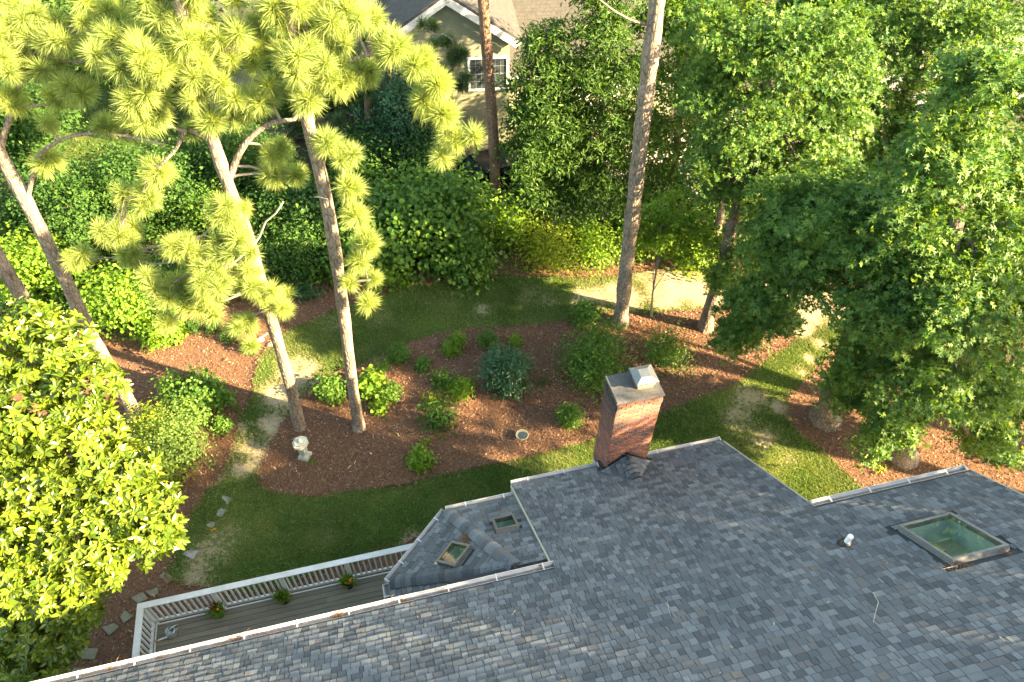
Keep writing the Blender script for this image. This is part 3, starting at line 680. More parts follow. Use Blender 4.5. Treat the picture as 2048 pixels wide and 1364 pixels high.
for q, (pl, u, w, z, pj) in enumerate(fr + lf_ + oth):
    c = {'front': (CX0 + u, CY0 + .02 - pj, z), 'back': (CX0 + u, CY1 - .02 + pj, z), 'left': (CX0 + .02 - pj, CY0 + u, z), 'right': (CX1 - .02 + pj, CY0 + u, z)}[pl]
    c = np.array(c) + rng.normal(size=3) * (.0015, .0015, .001)
    if pl == 'front' and z < rz(CY0) + .02: pass
    if cnt < 300 and pl in ('front', 'left') and z > 3.0:
        o = link('brick', brick_mesh(round(w * 200) / 200), chim, c, (0, 0, 0 if pl == 'front' else math.pi / 2)); cnt += 1
    else: rest.box(c, (w, .05, .054), None if pl in ('front', 'back') else RZ90)
tag(rest.build('brickwork', M['brick'], chim), kind='stuff')
cw = MB(); e = .03
cw.hexa(np.array([(CX0 - e, CY0 - e, CZ + .001), (CX1 + e, CY0 - e, CZ + .001), (CX1 + e, CY1 + e, CZ + .001), (CX0 - e, CY1 + e, CZ + .001)]), np.array([(CX0 - e + .015, CY0 - e + .015, CZ + .06), (CX1 + e - .015, CY0 - e + .015, CZ + .06), (CX1 + e - .015, CY1 + e - .015, CZ + .06), (CX0 - e + .015, CY1 + e - .015, CZ + .06)]))
cw.build('crown', M['concrete'], chim)
# flue and hipped metal cap
fc = np.array([5.33, 9.0, CZ + .06]); S_ = .21
MB().box(fc + (0, 0, .05), (.36, .36, .1)).build('flue', plain('clay_flue', (.28, .15, .09), .9), chim)
cap = MB(); cap.box(fc + (0, 0, .115), (.40, .40, .03))
for sx in (-1, 1):
    for sy in (-1, 1): cap.box(fc + (sx * .185, sy * .185, .2), (.02, .02, .15))
for k in np.linspace(-.17, .17, 9):
    for s in (-.188, .188):
        cap.box(fc + (k, s, .2), (.008, .006, .14)); cap.box(fc + (s, k, .2), (.006, .008, .14))
cap.build('cap_cage', M['galv'], chim)
q = .255; z0, z1 = fc[2] + .24, fc[2] + .315
base4 = np.array([(fc[0] - q, fc[1] - q, z0), (fc[0] + q, fc[1] - q, z0), (fc[0] + q, fc[1] + q, z0), (fc[0] - q, fc[1] + q, z0)]); top4 = np.array([(fc[0] - .115, fc[1] - .115, z1), (fc[0] + .115, fc[1] - .115, z1), (fc[0] + .115, fc[1] + .115, z1), (fc[0] - .115, fc[1] + .115, z1)])
lid = MB().hexa(base4, top4); lid.hexa(base4 - (0, 0, .025), base4 - (0, 0, .001))
lid.build('cap_lid', M['steel'], chim)
# stepped flashing and the little saddle roof behind the chimney
fl = MB(); AP = np.array([5.12, CY0 - .012, rz(7.86)])
for i in range(14):
    u0, u1 = CX0 - .01 + i * .0755, CX0 - .01 + (i + 1) * .0755; m = (u0 + u1) / 2
    zt = rz(CY0) + (AP[2] - rz(CY0)) * max(0, 1 - abs(m - AP[0]) / .52); zz = math.ceil((zt + .09) / CRS) * CRS
    fl.box(((u0 + u1) / 2, CY0 - .016, (rz(CY0) - .1 + zz) / 2), (u1 - u0 - .0005, .012, zz - rz(CY0) + .1))
for i in range(8):
    v0 = CY0 + i * .05; zz = math.ceil((rz(v0) + .1) / CRS) * CRS
    fl.box((CX0 - .014, v0 + .025, (rz(v0) - .15 + zz) / 2), (.012, .0495, zz - rz(v0) + .15))
fl.build('flashing', M['black'], chim)
sd = MB(); top = roofpt(1275, 962, .02); top = np.array([5.12, 7.86, rz(7.86) + .01]); Lc = np.array([CX0 - .12, CY0 - .02, rz(CY0) + .012]); Rc = np.array([CX1 + .12, CY0 - .02, rz(CY0) + .012])
def tabs(mb, o, ux, dn, poly2, expo=EXPO, holes=(), thick=(.005, .012)):
    """courses of tabs laid over a convex polygon given in (across, down) coordinates"""
    ux, dn = np.asarray(ux, float), np.asarray(dn, float); nr = np.cross(dn, ux); nr = nr if nr[2] > 0 else -nr; P = np.array(poly2)
    ar = sum(P[i - 1][0] * P[i][1] - P[i][0] * P[i - 1][1] for i in range(len(P)))
    if ar < 0: P = P[::-1]
    v1 = P[:, 1].max(); res = []
    while v1 > P[:, 1].min():
        u = P[:, 0].min() - rng.random() * .2
        while u < P[:, 0].max():
            w = rng.choice([.12, .15, .18, .22, .28]); rect = [(u, v1 - expo * .89), (u + w - .008, v1 - expo * .89), (u + w - .008, v1), (u, v1)]; u += w  # cut short here too, leaving a dark gap as painted shadow line
            c = clip(rect, P)
            if len(c) < 3: continue
            cc = np.mean(c, 0)
            if any(inpoly(cc[None], h)[0] for h in holes): continue
            t = thick[0] + (thick[1] - thick[0]) * rng.random()
            mb.prism([o + ux * p[0] + dn * p[1] + nr * t * (1 if p[1] > v1 - .02 else .15) for p in c], nr, .012)
        v1 -= expo
    return mb
for s, cor in ((-1, Lc), (1, Rc)):
    tri = np.array([top, AP, cor]); nn = np.cross(AP - top, cor - top); nn /= np.linalg.norm(nn); nn = nn if nn[2] > 0 else -nn
    MB().prism(tri - nn * .01, nn, .03).build('saddle', M['shingle'], chim)
    dn = np.array([s * .9, 0, 0]) ; dn = dn - nn * (dn @ nn); dn /= np.linalg.norm(dn); ux = np.cross(nn, dn)
    tabs(sd, top, ux, dn, [((p - top) @ ux, (p - top) @ dn) for p in tri])
tag(sd.build('saddle_shingles', M['shingle'], chim), kind='stuff')
def hipcaps(a, b, nL, nR, parent, wid=.15, expo=.145, zoff=.012):
    a, b = np.asarray(a, float), np.asarray(b, float); L = np.linalg.norm(b - a); u = (b - a) / L; k = 0; n = int(L / expo)
    for i in range(n):
        p = a + u * expo * i
        prof = []
        up = unit(nL + nR)
        for t in np.linspace(-1, 1, 7):
            d = -nL * 0 + np.cross(u, nL) if t < 0 else np.cross(u, nR)
            side = np.cross(up, u) * t * wid; drop = -(abs(t) ** 1.6) * wid * .5
            prof.append(side + up * (drop + .024))
        prof = np.array(prof); lo_ = p + prof + up * .034; hi_ = p + u * expo * .86 + prof * 1.0 - up * .004
        V = np.vstack([lo_, hi_, lo_ - up * .036, hi_ - up * .03]); m = 7; F = []
        for j in range(6): F += [(j, j + 1, m + j + 1, m + j), (2 * m + j, 3 * m + j, 3 * m + j + 1, 2 * m + j + 1), (j, 2 * m + j, 2 * m + j + 1, j + 1)]
        F += [(0, m, 3 * m, 2 * m), (m - 1, 3 * m - 1, 4 * m - 1, 2 * m - 1)]
        if i == 0: MB().tube([a + up * -.035, b + up * -.035], wid * .42, 6).build('ridge_gap_shade', M['roofing'], parent)  # dark tube showing between caps, in place of their shadow lines
        MB().add(V, F4=F).build('ridge_cap', M['shingle'], parent, False)
hipcaps(top + (0, -.05, .0), AP + (0, 0, .0), unit(np.array([-.5, 0, .85])), unit(np.array([.5, 0, .85])), chim, .12, .13)

# ---- bay with its own hipped roof
BZ = 3.5; BT = .70
b0, b1, b2, b3 = np.array([2.52, 8.39, BZ]), np.array([.76, 8.39, BZ]), np.array([-.72, 7.02, BZ]), np.array([-.72, 5.3, BZ])
bay = thing('bay_roof', None, None, (0, 0, 0)); bay.parent = house
h1d = np.array([.366, -.93]); h2d = np.array([.917, -.398])
def hip(p, d, s): return np.array([p[0] + d[0] * s, p[1] + d[1] * s, BZ + s * .924 * BT])
H1 = H2 = .5 * (hip(b1, h1d, 2.609) + hip(b2, h2d, 2.655))
nF = unit(np.array([0, BT, 1.0])); dg = unit(np.array([-(b1 - b2)[1], (b1 - b2)[0], 0])); nD = unit(np.array([dg[0] * BT, dg[1] * BT, 1.0])); nW = unit(np.array([-BT, 0, 1.0]))
faces = [(b1, np.array([1.0, 0, 0]), np.array([0, 1.0, 0]), nF, [b0, b1, H1, np.array([2.52, H1[1], BZ + (8.39 - H1[1]) * BT])]),
         (b2, unit(b1 - b2), dg, nD, [b1, b2, H1]),
         (b3, np.array([0, 1.0, 0]), np.array([-1.0, 0, 0]), nW, [b2, b3, np.array([H2[0], 5.3, H2[2]]), H2])]
def bayface(px, py, o, nr):
    r = ray(px, py); k = ((o - CAM) @ nr) / (r @ nr); return CAM + r * k
skq = {0: [(982, 1039), (1027, 1030), (1042, 1064), (994, 1077)], 1: [(904, 1087), (946, 1100), (921, 1143), (875, 1123)]}
bt = MB(); bdk = MB()
for i, (o, ux, out, nr, poly) in enumerate(faces):
    dn = unit(out - nr * (out @ nr)); P2 = [((p - o) @ ux, (p - o) @ dn) for p in poly]; holes = []
    if i in skq:
        c = np.array([((q_ - o) @ ux, (q_ - o) @ dn) for q_ in (bayface(*q_, o, nr) for q_ in skq[i])]); cc = c.mean(0); w, l = (.50, .56) if i == 0 else (.56, .60)
        holes = [np.array([cc + (-w / 2, -l / 2), cc + (w / 2, -l / 2), cc + (w / 2, l / 2), cc + (-w / 2, l / 2)])]
        skylight(o + ux * (cc[0] - w / 2) + dn * (cc[1] - l / 2), ux, dn, nr, w, l, 'frame', .35, 'tealdark')
    v, f = cdt(P2, holes); T3 = o + v[:, :1] * ux + v[:, 1:] * dn - nr * .012; k = len(v)
    bdk.add(np.vstack([T3, T3 - nr * .05]), F3=np.vstack([f, f[:, ::-1] + k]))
    tabs(bt, o, ux, dn, P2, EXPO, [h + (h - h.mean(0)) * .12 for h in holes])
bdk.build('decking', M['roofing'], bay)
MB().hexa(np.array([(-.7, 5.21, H1[2] - .12), (2.5, 5.21, H1[2] - .12), (2.5, H1[1] + .02, H1[2] - .12), (-.7 + 1.2, H1[1] + .02, H1[2] - .12)]), np.array([(-.7, 5.21, H1[2] - .03), (2.5, 5.21, H1[2] - .03), (2.5, H1[1] + .02, H1[2] - .03), (-.7 + 1.2, H1[1] + .02, H1[2] - .03)])).build('top_flashing', M['black'], bay)
tag(bt.build('shingle_field', M['shingle'], bay), kind='stuff')
hipcaps(b1 + (.02, -.05, .075), H1 + (0, 0, .045), nF, nD, bay); hipcaps(b2 + (.05, -.02, .075), H2 + (0, 0, .045), nD, nW, bay)
gutter(b0 + (0, .02, -.03), b1 + (-.01, .02, -.03), Y); gutter(b1 + dg * .02 - (0, 0, .03), b2 + dg * .02 - (0, 0, .03), dg, step=.62); gutter(b2 + (-.02, 0, -.03), b3 + (-.02, 0, -.03), (-1, 0, 0), step=.62)
iw = MB(); ins = lambda p, d: p + d
wpl = [np.array([2.6, 8.1]), np.array([.88, 8.1]), np.array([-.45, 6.88]), np.array([-.45, 5.2])]
for p, q_ in zip(wpl[:-1], wpl[1:]):
    d = q_ - p; n2 = np.array([d[1], -d[0]]) / np.linalg.norm(d) * .1
    iw.hexa(np.array([(*p, 0), (*q_, 0), (*(q_ - n2), 0), (*(p - n2), 0)]), np.array([(*p, BZ - .06), (*q_, BZ - .06), (*(q_ - n2), BZ - .06), (*(p - n2), BZ - .06)]))
iw.build('bay_wall', M['cream'], house)
# debris: pine straw on the bay roof, leaves in gutters
def straw(name, label, pts, n, L=.12):
    P = np.array(pts); P = P[rng.integers(0, len(P), n)] + rng.normal(size=(n, 3)) * (.05, .05, .006); d = rsph(n); d[:, 2] *= .15
    V, F = leaf_arrays(P, unit(np.array([0, .3, 1.0]) + .2 * rng.normal(size=(n, 3))), (T_NAR[0] * (.35, 1, 1), T_NAR[1]), L * (.5 + rng.random(n)), unit(d))
    return tag(link(name, nmesh(name, V, F, M['straw'])), label, 'debris', kind='stuff')
o1, ux1, out1, nr1, _ = faces[1]
straw('pine_straw', 'brown pine straw caught above the skylight on the bay roof', [bayface(x, y, o1, nr1) + nr1 * .03 for x, y in ((938, 1070), (936, 1080), (930, 1088), (925, 1092), (940, 1064))], 140)
straw('gutter_debris', 'brown leaves lying in the near gutter above the deck', [np.array([x + rng.normal() * .15, A_Y + .06, rz(A_Y) - .05]) for x in (-3.4, -3.3, -3.2, -1.9, -1.6, -1.5, -.4, -.5, -5.6, 2.3, -4.7)], 260, .09)
straw('roof_debris', 'dry leaves gathered below the large skylight', [roofpt(x, y, .03) for x, y in ((1905, 1137), (1925, 1133), (1890, 1141), (2012, 1108))], 70, .1)

# ================================================================ DECK
DZ = 1.2; DX0, DX1, DY1, DY0 = -6.2, -.16, 8.36, 5.21
deck = thing('deck', 'grey weathered board deck with white railing along the house', 'deck', (0, 0, 0))
bw = .1305; nbd = int((DY1 - DY0) / bw)
for i in range(nbd):
    yc = DY1 - bw * (i + .5); xr = min(DX1, -.47 if yc < 6.88 else -.5 + (yc - 6.88) * 1.09); xr = DX1 if yc > 7.15 else xr
    cut = DX0 + (1.2 + 3.6 * ((i * .37) % 1))
    for a, b in ((DX0, cut), (cut, xr)):
        MB().box(((a + b) / 2, yc, DZ - .015), (b - a - .005, bw - .009, .03)).build('deck_board', M['deck'], deck)
MB().box(((DX0 + DX1) / 2, (DY0 + DY1) / 2, DZ - .14), (DX1 - DX0 - .1, DY1 - DY0 - .1, .16)).build('joist_frame', M['black'], deck)
for a, b, c, d in (((DX0 + DX1) / 2, DY1 + .018, DX1 - DX0 + .1, .03), (DX0 - .018, (DY0 + DY1) / 2, .03, DY1 - DY0), (DX1 + .018, 7.85, .03, .98)):
    MB().box((a, b, DZ - .11), (c, d, .24)).build('rim_board', M['white'], deck)
RT = DZ + .96
def rail(a, b, posts, first=True):
    a, b = np.array(a, float), np.array(b, float); L = np.linalg.norm(b - a); u = (b - a) / L; Mx = np.stack([u, np.cross((0, 0, 1.0), u), (0, 0, 1.0)], 1); m = (a + b) / 2
    for nm, z, w, h, ex_ in (('top_rail', RT + (0 if first else .0015), .14, .035, .139), ('sub_rail', RT - .065, .045, .085, -.1), ('bottom_rail', DZ + .12, .045, .085, -.1)):
        MB().box((*m[:2], z), (L + ex_, w, h), Mx).build(nm, M['white'], deck)
    for i, t in enumerate(posts):
        if first or i: MB().box((*(a + u * t)[:2], (RT - .02 + DZ - .3) / 2), (.095, .095, RT - .02 - DZ + .3), Mx).build('post', M['white'], deck)
    for t0, t1 in zip(posts[:-1], posts[1:]):
        k = max(1, round((t1 - t0) / .126))
        for j in range(1, k): MB().box((*(a + u * (t0 + (t1 - t0) * j / k))[:2], (RT + DZ) / 2 + .02), (.036, .036, .76), Mx).build('baluster', M['white'], deck)
ry = DY1 + .06
rail((DX0 - .05, ry, 0), (DX1, ry, 0), [0, 1.52, 3.03, 4.54, DX1 - DX0 + .05]); rail((DX0 - .05, ry, 0), (DX0 - .05, 5.3, 0), [0, 1.55, 3.1], False); rail((DX1, ry, 0), (DX1, 7.45, 0), [0, .95], False)
for x in (-6.0, -3.2, -.4):
    MB().box((x, 8.2, .48), (.12, .12, .98)).build('support_post', M['deck'], deck)

def flower_pot(px, py, label, petal, k):
    c = G(px, py, DZ + .18); t = thing('flower_pot', label, 'potted plant', (c[0], c[1], DZ), k, 'flower pots along the deck railing')
    MB().lathe([(0, .0), (.085, 0), (.11, .19), (.122, .19), (.122, .215), (.1, .215), (.095, .18), (0, .18)], 18).build('pot', M['pot'], t, True)
    P, Nn, _ = blob_points([(np.array([0, 0, .3]), (.17, .17, .12))], 40, 9, .05, .6, .6); V, F = leaf_arrays(P, Nn, T_DIA, .055 * (.7 + .6 * rng.random(len(P)))); link('foliage', nmesh('foliage', V, F, M['bright']), t)
    n = 26; d = rsph(n); d[:, 2] = abs(d[:, 2]) + .9; d = unit(d); P = np.array([0.02, .06, .25]) + d * .02; V, F = leaf_arrays(P, unit(np.cross(d, rsph(n))), (T_NAR[0] * (.35, 1, 1), T_NAR[1]), .30 * (.7 + .5 * rng.random(n)), d); link('spike_leaves', nmesh('spike_leaves', V, F, M['redleaf' if k == 1 else 'green']), t)
    for j in range(petal):
        a = rng.random() * 6.28; q_ = .06 + .1 * rng.random(); P = np.repeat(np.array([[math.cos(a) * q_, math.sin(a) * q_, .40 + .03 * rng.random()]]), 7, 0); an = np.arange(7) * .9
        V, F = leaf_arrays(P, unit(np.array([0, 0, 1.0]) + .25 * rng.normal(size=(7, 3))), T_BRD, .035, np.c_[np.cos(an), np.sin(an), np.zeros(7)]); link('flower', nmesh('flower', V, F, M['orange']), t)
flower_pot(437, 1224, 'deck flower pot nearest the watering can, green with reddish spikes', 2, 1)
flower_pot(568, 1196, 'middle deck flower pot with green leaves and spiky grass', 1, 2)
flower_pot(697, 1166, 'deck flower pot with many orange flowers, nearest the bay roof', 6, 3)
wc = G(343, 1266, DZ + .1); can = thing('watering_can', 'galvanised metal watering can standing on the deck corner', 'watering can', (wc[0], wc[1], DZ), R(215))
MB().lathe([(0, .01), (.105, 0), (.115, .02), (.11, .2), (.10, .235), (.095, .235), (.1, .2), (.1, .03), (0, .03)], 22).build('body', M['galv'], can, True)
MB().tube([(.09, 0, .06), (.17, 0, .13), (.26, 0, .21), (.31, 0, .235)], [.035, .026, .02, .018], 10).build('spout', M['galv'], can, True)
MB().tube([(.30, 0, .232), (.325, 0, .245), (.345, 0, .25)], [.02, .035, .04], 10).build('rose', plain('brass', (.3, .2, .06), .35, .8), can, True)
MB().tube([(-.1, 0, .06), (-.19, 0, .12), (-.2, 0, .2), (-.13, 0, .27), (0, 0, .29), (.09, 0, .24)], .011, 7).build('handle', M['galv'], can, True)
hc = np.array([(math.cos(a) * .097, math.sin(a) * .097, .236) for a in np.linspace(-1.6, 1.6, 9)]); MB().add(np.vstack([hc, hc + (0, 0, .012)]), F4=[(j, j + 1, j + 10, j + 9) for j in range(8)], F3=[(0, j, j + 1) for j in range(1, 8)]).build('half_lid', M['galv'], can)

# ================================================================ GARDEN THINGS
lp = G(611, 915); lan = thing('stone_lantern', 'pale cast stone garden lantern standing in the mulch bed', 'lantern', (lp[0], lp[1], .03), R(-28))
MB().hexa(np.array([(-.17, -.17, 0), (.17, -.17, 0), (.17, .17, 0), (-.17, .17, 0)]), np.array([(-.15, -.15, .1), (.15, -.15, .1), (.15, .15, .1), (-.15, .15, .1)])).build('base', M['lantern'], lan)
MB().lathe([(.16, .1), (.125, .14), (.11, .3), (.115, .45), (.14, .5)], 6).build('column', M['lantern'], lan)
MB().box((0, 0, .3), (.2, .2, .16)).build('light_box', M['lantern'], lan)
o8 = [(math.cos(a) * r, math.sin(a) * r) for a, r in zip(np.arange(8) * math.pi / 4 + math.pi / 8, [.24, .255] * 4)]
mbc = MB(); lo8 = np.array([(x * 1.0, y * 1.0, .5) for x, y in o8]); mbc.prism(np.array([(x, y, .56) for x, y in o8]), (0, 0, 1), .06); mbc.prism(np.array([(x * .75, y * .75, .59) for x, y in o8]), (0, 0, 1), .03)
mbc.build('cap', M['lantern'], lan)
MB().lathe([(.075, .59), (.08, .61), (.05, .635), (.045, .66), (0, .68)], 14).build('finial', M['lantern'], lan, True)
lan.scale = (.95, .95, 1.35)
bp_ = G(1044, 878); bath = thing('bird_bath', 'small round pale bird bath bowl standing in the mulch', 'bird bath', (bp_[0], bp_[1], .03))
MB().lathe([(0, .0), (.11, .0), (.1, .04), (.05, .08), (.045, .22), (.08, .29)], 18).build('pedestal', M['stone2'], bath, True)
MB().lathe([(.04, .29), (.15, .315), (.185, .36), (.19, .385), (.17, .39), (.155, .37), (.12, .345), (0, .335)], 26).build('bowl', M['stone2'], bath, True)
MB().lathe([(.178, .388), (.185, .397), (.194, .39), (.19, .378)], 26).build('rim', M['lantern'], bath, True)
MB().lathe([(0, .352), (.13, .352)], 26).build('water', M['winglass'], bath); bath.scale = (1, 1, .5)
def stone(pts, label, mat, x0, y0, s, z=.035):
    P = np.array([G(x0 + a / s, y0 + b / s, z) for a, b in pts]); c = P.mean(0); c[2] = 0
    ar = sum(P[i - 1][0] * P[i][1] - P[i][0] * P[i - 1][1] for i in range(len(P)))
    if ar < 0: P = P[::-1]
    Q = P - c; m = MB(); n = len(Q); T0 = Q.copy(); T0[:, :2] *= .96; T0[:, 2] = z + .012
    m.prism(T0, (0, 0, 1), .012); Q[:, 2] = z; m.prism(Q, (0, 0, 1), z + .02)
    return tag(m.build('stepping_stone', M[mat], None, False, c), label, 'stepping stone', 'flagstones of the stepping path')
stone([(610, 150), (640, 100), (830, 160), (770, 200), (765, 270), (700, 280), (680, 215)], 'pale irregular flagstone farthest from the deck, top of the path', 'stone', 380, 980, 9.74)
stone([(520, 470), (545, 400), (610, 355), (715, 375), (640, 500), (600, 520), (520, 500)], 'pale squarish flagstone in the grass, second of the path', 'stone', 380, 980, 9.74)
stone([(320, 680), (370, 650), (410, 620), (510, 630), (480, 680), (420, 735), (350, 720)], 'pale pointed flagstone beside the orange leaf', 'stone', 380, 980, 9.74)
stone([(1055, 620), (1080, 600), (1157, 600), (1120, 652)], 'pale four sided flagstone in thin grass beside the magnolia', 'stone', 0, 894, 2.9)
stone([(415, 380), (470, 325), (565, 390), (500, 455)], 'mossy diamond shaped flagstone where grass meets mulch', 'stone2', 240, 1080, 5.25)
stone([(270, 545), (395, 495), (405, 560), (330, 597)], 'grey flagstone in mulch just outside the railing corner', 'stone2', 240, 1080, 5.25)
stone([(115, 605), (240, 545), (295, 615), (190, 670)], 'mossy flagstone half under the magnolia, left of the railing corner', 'stone2', 240, 1080, 5.25)
stone([(0, 810), (50, 735), (135, 800), (40, 875)], 'mossy flagstone in dark mulch below the magnolia branch tips', 'stone2', 240, 1080, 5.25)
stone([(660, 90), (830, 40), (885, 90), (760, 200)], 'olive flagstone left of the deck side railing', 'stone2', 100, 1240, 6.4)
stone([(360, 490), (420, 360), (630, 362), (570, 502)], 'greyish rectangular flagstone between railing and magnolia', 'stone2', 100, 1240, 6.4)
stone([(235, 745), (300, 610), (515, 608), (440, 745)], 'olive flagstone nearest the roof corner, last of the path', 'stone2', 100, 1240, 6.4)
for px, py, lb in ((522, 680, 'small round pale disc in the mulch by the hedge'), (541, 690, 'second small round disc, nearest the lawn edge')):
    c = G(px, py); tag(MB().lathe([(0, .05), (.10, .05), (.12, .03), (.12, -.02)], 18).build('stone_disc', M['stone'], None, True, (c[0], c[1], .0)), lb, 'stone disc', 'round discs set in the mulch')
c = G(425, 1063); lv_ = leaf_arrays(np.zeros((3, 3)) + (0, 0, .07), unit(np.array([[0, .2, 1.0], [.3, 0, 1], [-.2, .3, 1]])), T_OVL, np.array([.14, .06, .05]), unit(np.array([[1, .3, 0], [-.8, .5, 0], [.1, -1, 0.]])))
tag(link('dead_leaf', nmesh('dead_leaf', *lv_, M['orange']), None, (c[0], c[1], 0)), 'large curled orange dead leaf lying on the grass by the stones', 'leaf')

# ================================================================ NEIGHBOUR HOUSE, CAR
nO = G(908, 316); na = R(-7.8); nb_ = thing('neighbour_house', 'pale green sided neighbour house with white trimmed gable and twin window', 'house', nO, na)
GW, EZ, AZ = 2.45, 5.55, 7.15                       # half width, eave and apex heights of the gable
MB().box((0, 4, EZ / 2), (2 * GW - .06, 7.9, EZ)).build('wall', M['tan'], nb_)
MB().add([(-GW + .03, .1, EZ - .01), (GW - .03, .1, EZ - .01), (0, .1, AZ), (-GW + .03, .3, EZ - .01), (GW - .03, .3, EZ - .01), (0, .3, AZ)], F3=[(0, 1, 2), (3, 5, 4)], F4=[(0, 3, 4, 1), (1, 4, 5, 2), (2, 5, 3, 0)]).build('gable', M['tan'], nb_)
ex_h = .155; zz = 0.0
while zz < AZ - .1:
    hw = GW if zz < EZ else GW * (AZ - zz) / (AZ - EZ); hw2 = GW if zz + ex_h < EZ else GW * max(.01, (AZ - zz - ex_h) / (AZ - EZ))
    V = np.array([(-hw, -.037, zz), (hw, -.037, zz), (hw, .02, zz), (-hw, .02, zz), (-hw2, -.012, zz + ex_h), (hw2, -.012, zz + ex_h), (hw2, .02, zz + ex_h), (-hw2, .02, zz + ex_h)])
    MB().hexa(V[:4], V[4:]).build('siding_board', M['tan'], nb_); zz += ex_h
sl_ = (AZ - EZ) / GW
for s in (-1, 1):                                    # gable roof slopes, rake trims
    a = np.array([0, -.35, AZ + .12]); b = np.array([s * (GW + .45), -.35, AZ + .12 - sl_ * (GW + .45)]); dy = np.array([0, 8.5, 0]); nn = unit(np.cross(b - a, dy)); nn = nn if nn[2] > 0 else -nn
    MB().hexa(np.array([a, b, b + dy, a + dy]) - nn * .1, np.array([a, b, b + dy, a + dy])).build('roof', M['paleroof'], nb_)
    t_ = MB(); tabs(t_, a, unit(dy), unit(b - a), [(0, 0), (8.5, 0), (8.5, np.linalg.norm(b - a)), (0, np.linalg.norm(b - a))], .16); tag(t_.build('roof_shingles', M['paleroof'], nb_), kind='stuff')
    MB().hexa(np.array([a - nn * .36, b - nn * .36, b - nn * .36 + (0, .04, 0), a - nn * .36 + (0, .04, 0)]) + (0, -.045, 0), np.array([a - nn * .1, b - nn * .1, b - nn * .1 + (0, .04, 0), a - nn * .1 + (0, .04, 0)]) + (0, -.045, 0)).build('rake_trim', M['white'], nb_)
# twin window
wx0, wx1, wz0, wz1 = .83, 2.31, 3.27, 4.55
wn_ = MB()
for c, d in ((((wx0 + wx1) / 2, wz1 + .04), (wx1 - wx0 + .2, .09)), (((wx0 + wx1) / 2, wz0 - .04), (wx1 - wx0 + .2, .09)), ((wx0 - .04, (wz0 + wz1) / 2), (.09, wz1 - wz0)), ((wx1 + .04, (wz0 + wz1) / 2), (.09, wz1 - wz0)), (((wx0 + wx1) / 2, (wz0 + wz1) / 2), (.09, wz1 - wz0))):
    wn_.box((c[0], -.06, c[1]), (d[0], .06, d[1]))
win = wn_.build('window', M['white'], nb_)
mid = (wx0 + wx1) / 2
for a, b in ((wx0, mid - .045), (mid + .045, wx1)):
    for z0_, z1_ in ((wz0, (wz0 + wz1) / 2), ((wz0 + wz1) / 2, wz1)):
        MB().box(((a + b) / 2, -.045, (z0_ + z1_) / 2), (b - a, .01, z1_ - z0_ - .03)).build('pane', M['winglass'], win)
    bars = MB()
    for t in (1 / 3, 2 / 3): bars.box((a + (b - a) * t, -.054, (wz0 + wz1) / 2), (.014, .006, wz1 - wz0))
    for t in (.25, .75): bars.box(((a + b) / 2, -.0535, wz0 + (wz1 - wz0) * t), (b - a, .006, .014))
    bars.box(((a + b) / 2, -.0545, (wz0 + wz1) / 2), (b - a, .012, .035))
    bars.build('glazing_bars', M['galv'], win)
# main block right of the gable: wall, roof facing the garden, garage door
MB().box((6.4, 5.0, 1.45), (7.8, 6.0, 2.9)).build('wall', M['cream'], nb_)
for z in np.arange(0, 2.8, .18): MB().box((6.4, 1.98, z + .09), (7.82, .03, .172)).build('siding_board', M['tan'], nb_)
a = np.array([2.4, 1.5, 2.95]); w_, l_ = 8.2, 6.6; dnv = unit(np.array([0, -1.0, -.75])); topv = a - dnv * l_
MB().hexa(np.array([a, a + (w_, 0, 0), topv + (w_, 0, 0), topv]) - (0, 0, .15), np.array([a, a + (w_, 0, 0), topv + (w_, 0, 0), topv])).build('roof', M['paleroof'], nb_)
t_ = MB(); tabs(t_, topv, np.array([1.0, 0, 0]), dnv, [(0, 0), (w_, 0), (w_, l_), (0, l_)], .17); tag(t_.build('roof_shingles', M['paleroof'], nb_), kind='stuff')
MB().box((6.5, 1.42, 2.9), (8.2, .12, .12)).build('gutter', M['white'], nb_)
gd = MB().box((6.2, 1.94, 1.1), (3.0, .05, 2.2)).build('garage_door', M['white'], nb_)
for k in range(4): MB().box((6.2, 1.91, .3 + k * .53), (2.9, .02, .48)).build('door_panel', M['white'], gd)
# left main block behind the pines
MB().box((-6.5, 5.2, 2.7), (8.2, 6, 5.4)).build('wall', M['tan'], nb_)
a = np.array([-11, 1.7, 5.35]); topv = a - dnv * 5
MB().hexa(np.array([a, a + (8.4, 0, 0), topv + (8.4, 0, 0), topv]) - (0, 0, .15), np.array([a, a + (8.4, 0, 0), topv + (8.4, 0, 0), topv])).build('roof', M['paleroof'], nb_)

# parked car
cpz = G(1012, 372); car = thing('parked_car', 'black car parked on the driveway behind the slim pine trunk', 'car', (cpz[0], cpz[1], .01), R(15))
prof = [(-2.2, .45), (-2.25, .75), (-2.05, .95), (-1.85, 1.0), (-1.3, 1.5), (.3, 1.55), (1.0, 1.05), (1.95, .9), (2.2, .7), (2.2, .4)]
def carshape(prof, hw, taper):
    V = []
    for s in (-1, 1):
        for x, z in prof: V.append((x, s * (hw - (taper if z > 1.1 else 0)), z))
    n = len(prof); mb = MB().add(V, F4=[(i, i + 1, n + i + 1, n + i) for i in range(n - 1)])
    mid_ = np.mean(prof, 0)
    for s, b in ((-1, 0), (1, n)):
        mb.add([(mid_[0], s * hw, .6)]); mb.F3.append(np.array([(b + i, b + (i + 1) % n, mb.n - 1) for i in range(n)]))
    return mb
carshape(prof, .9, .16).build('body', M['carpaint'], car)
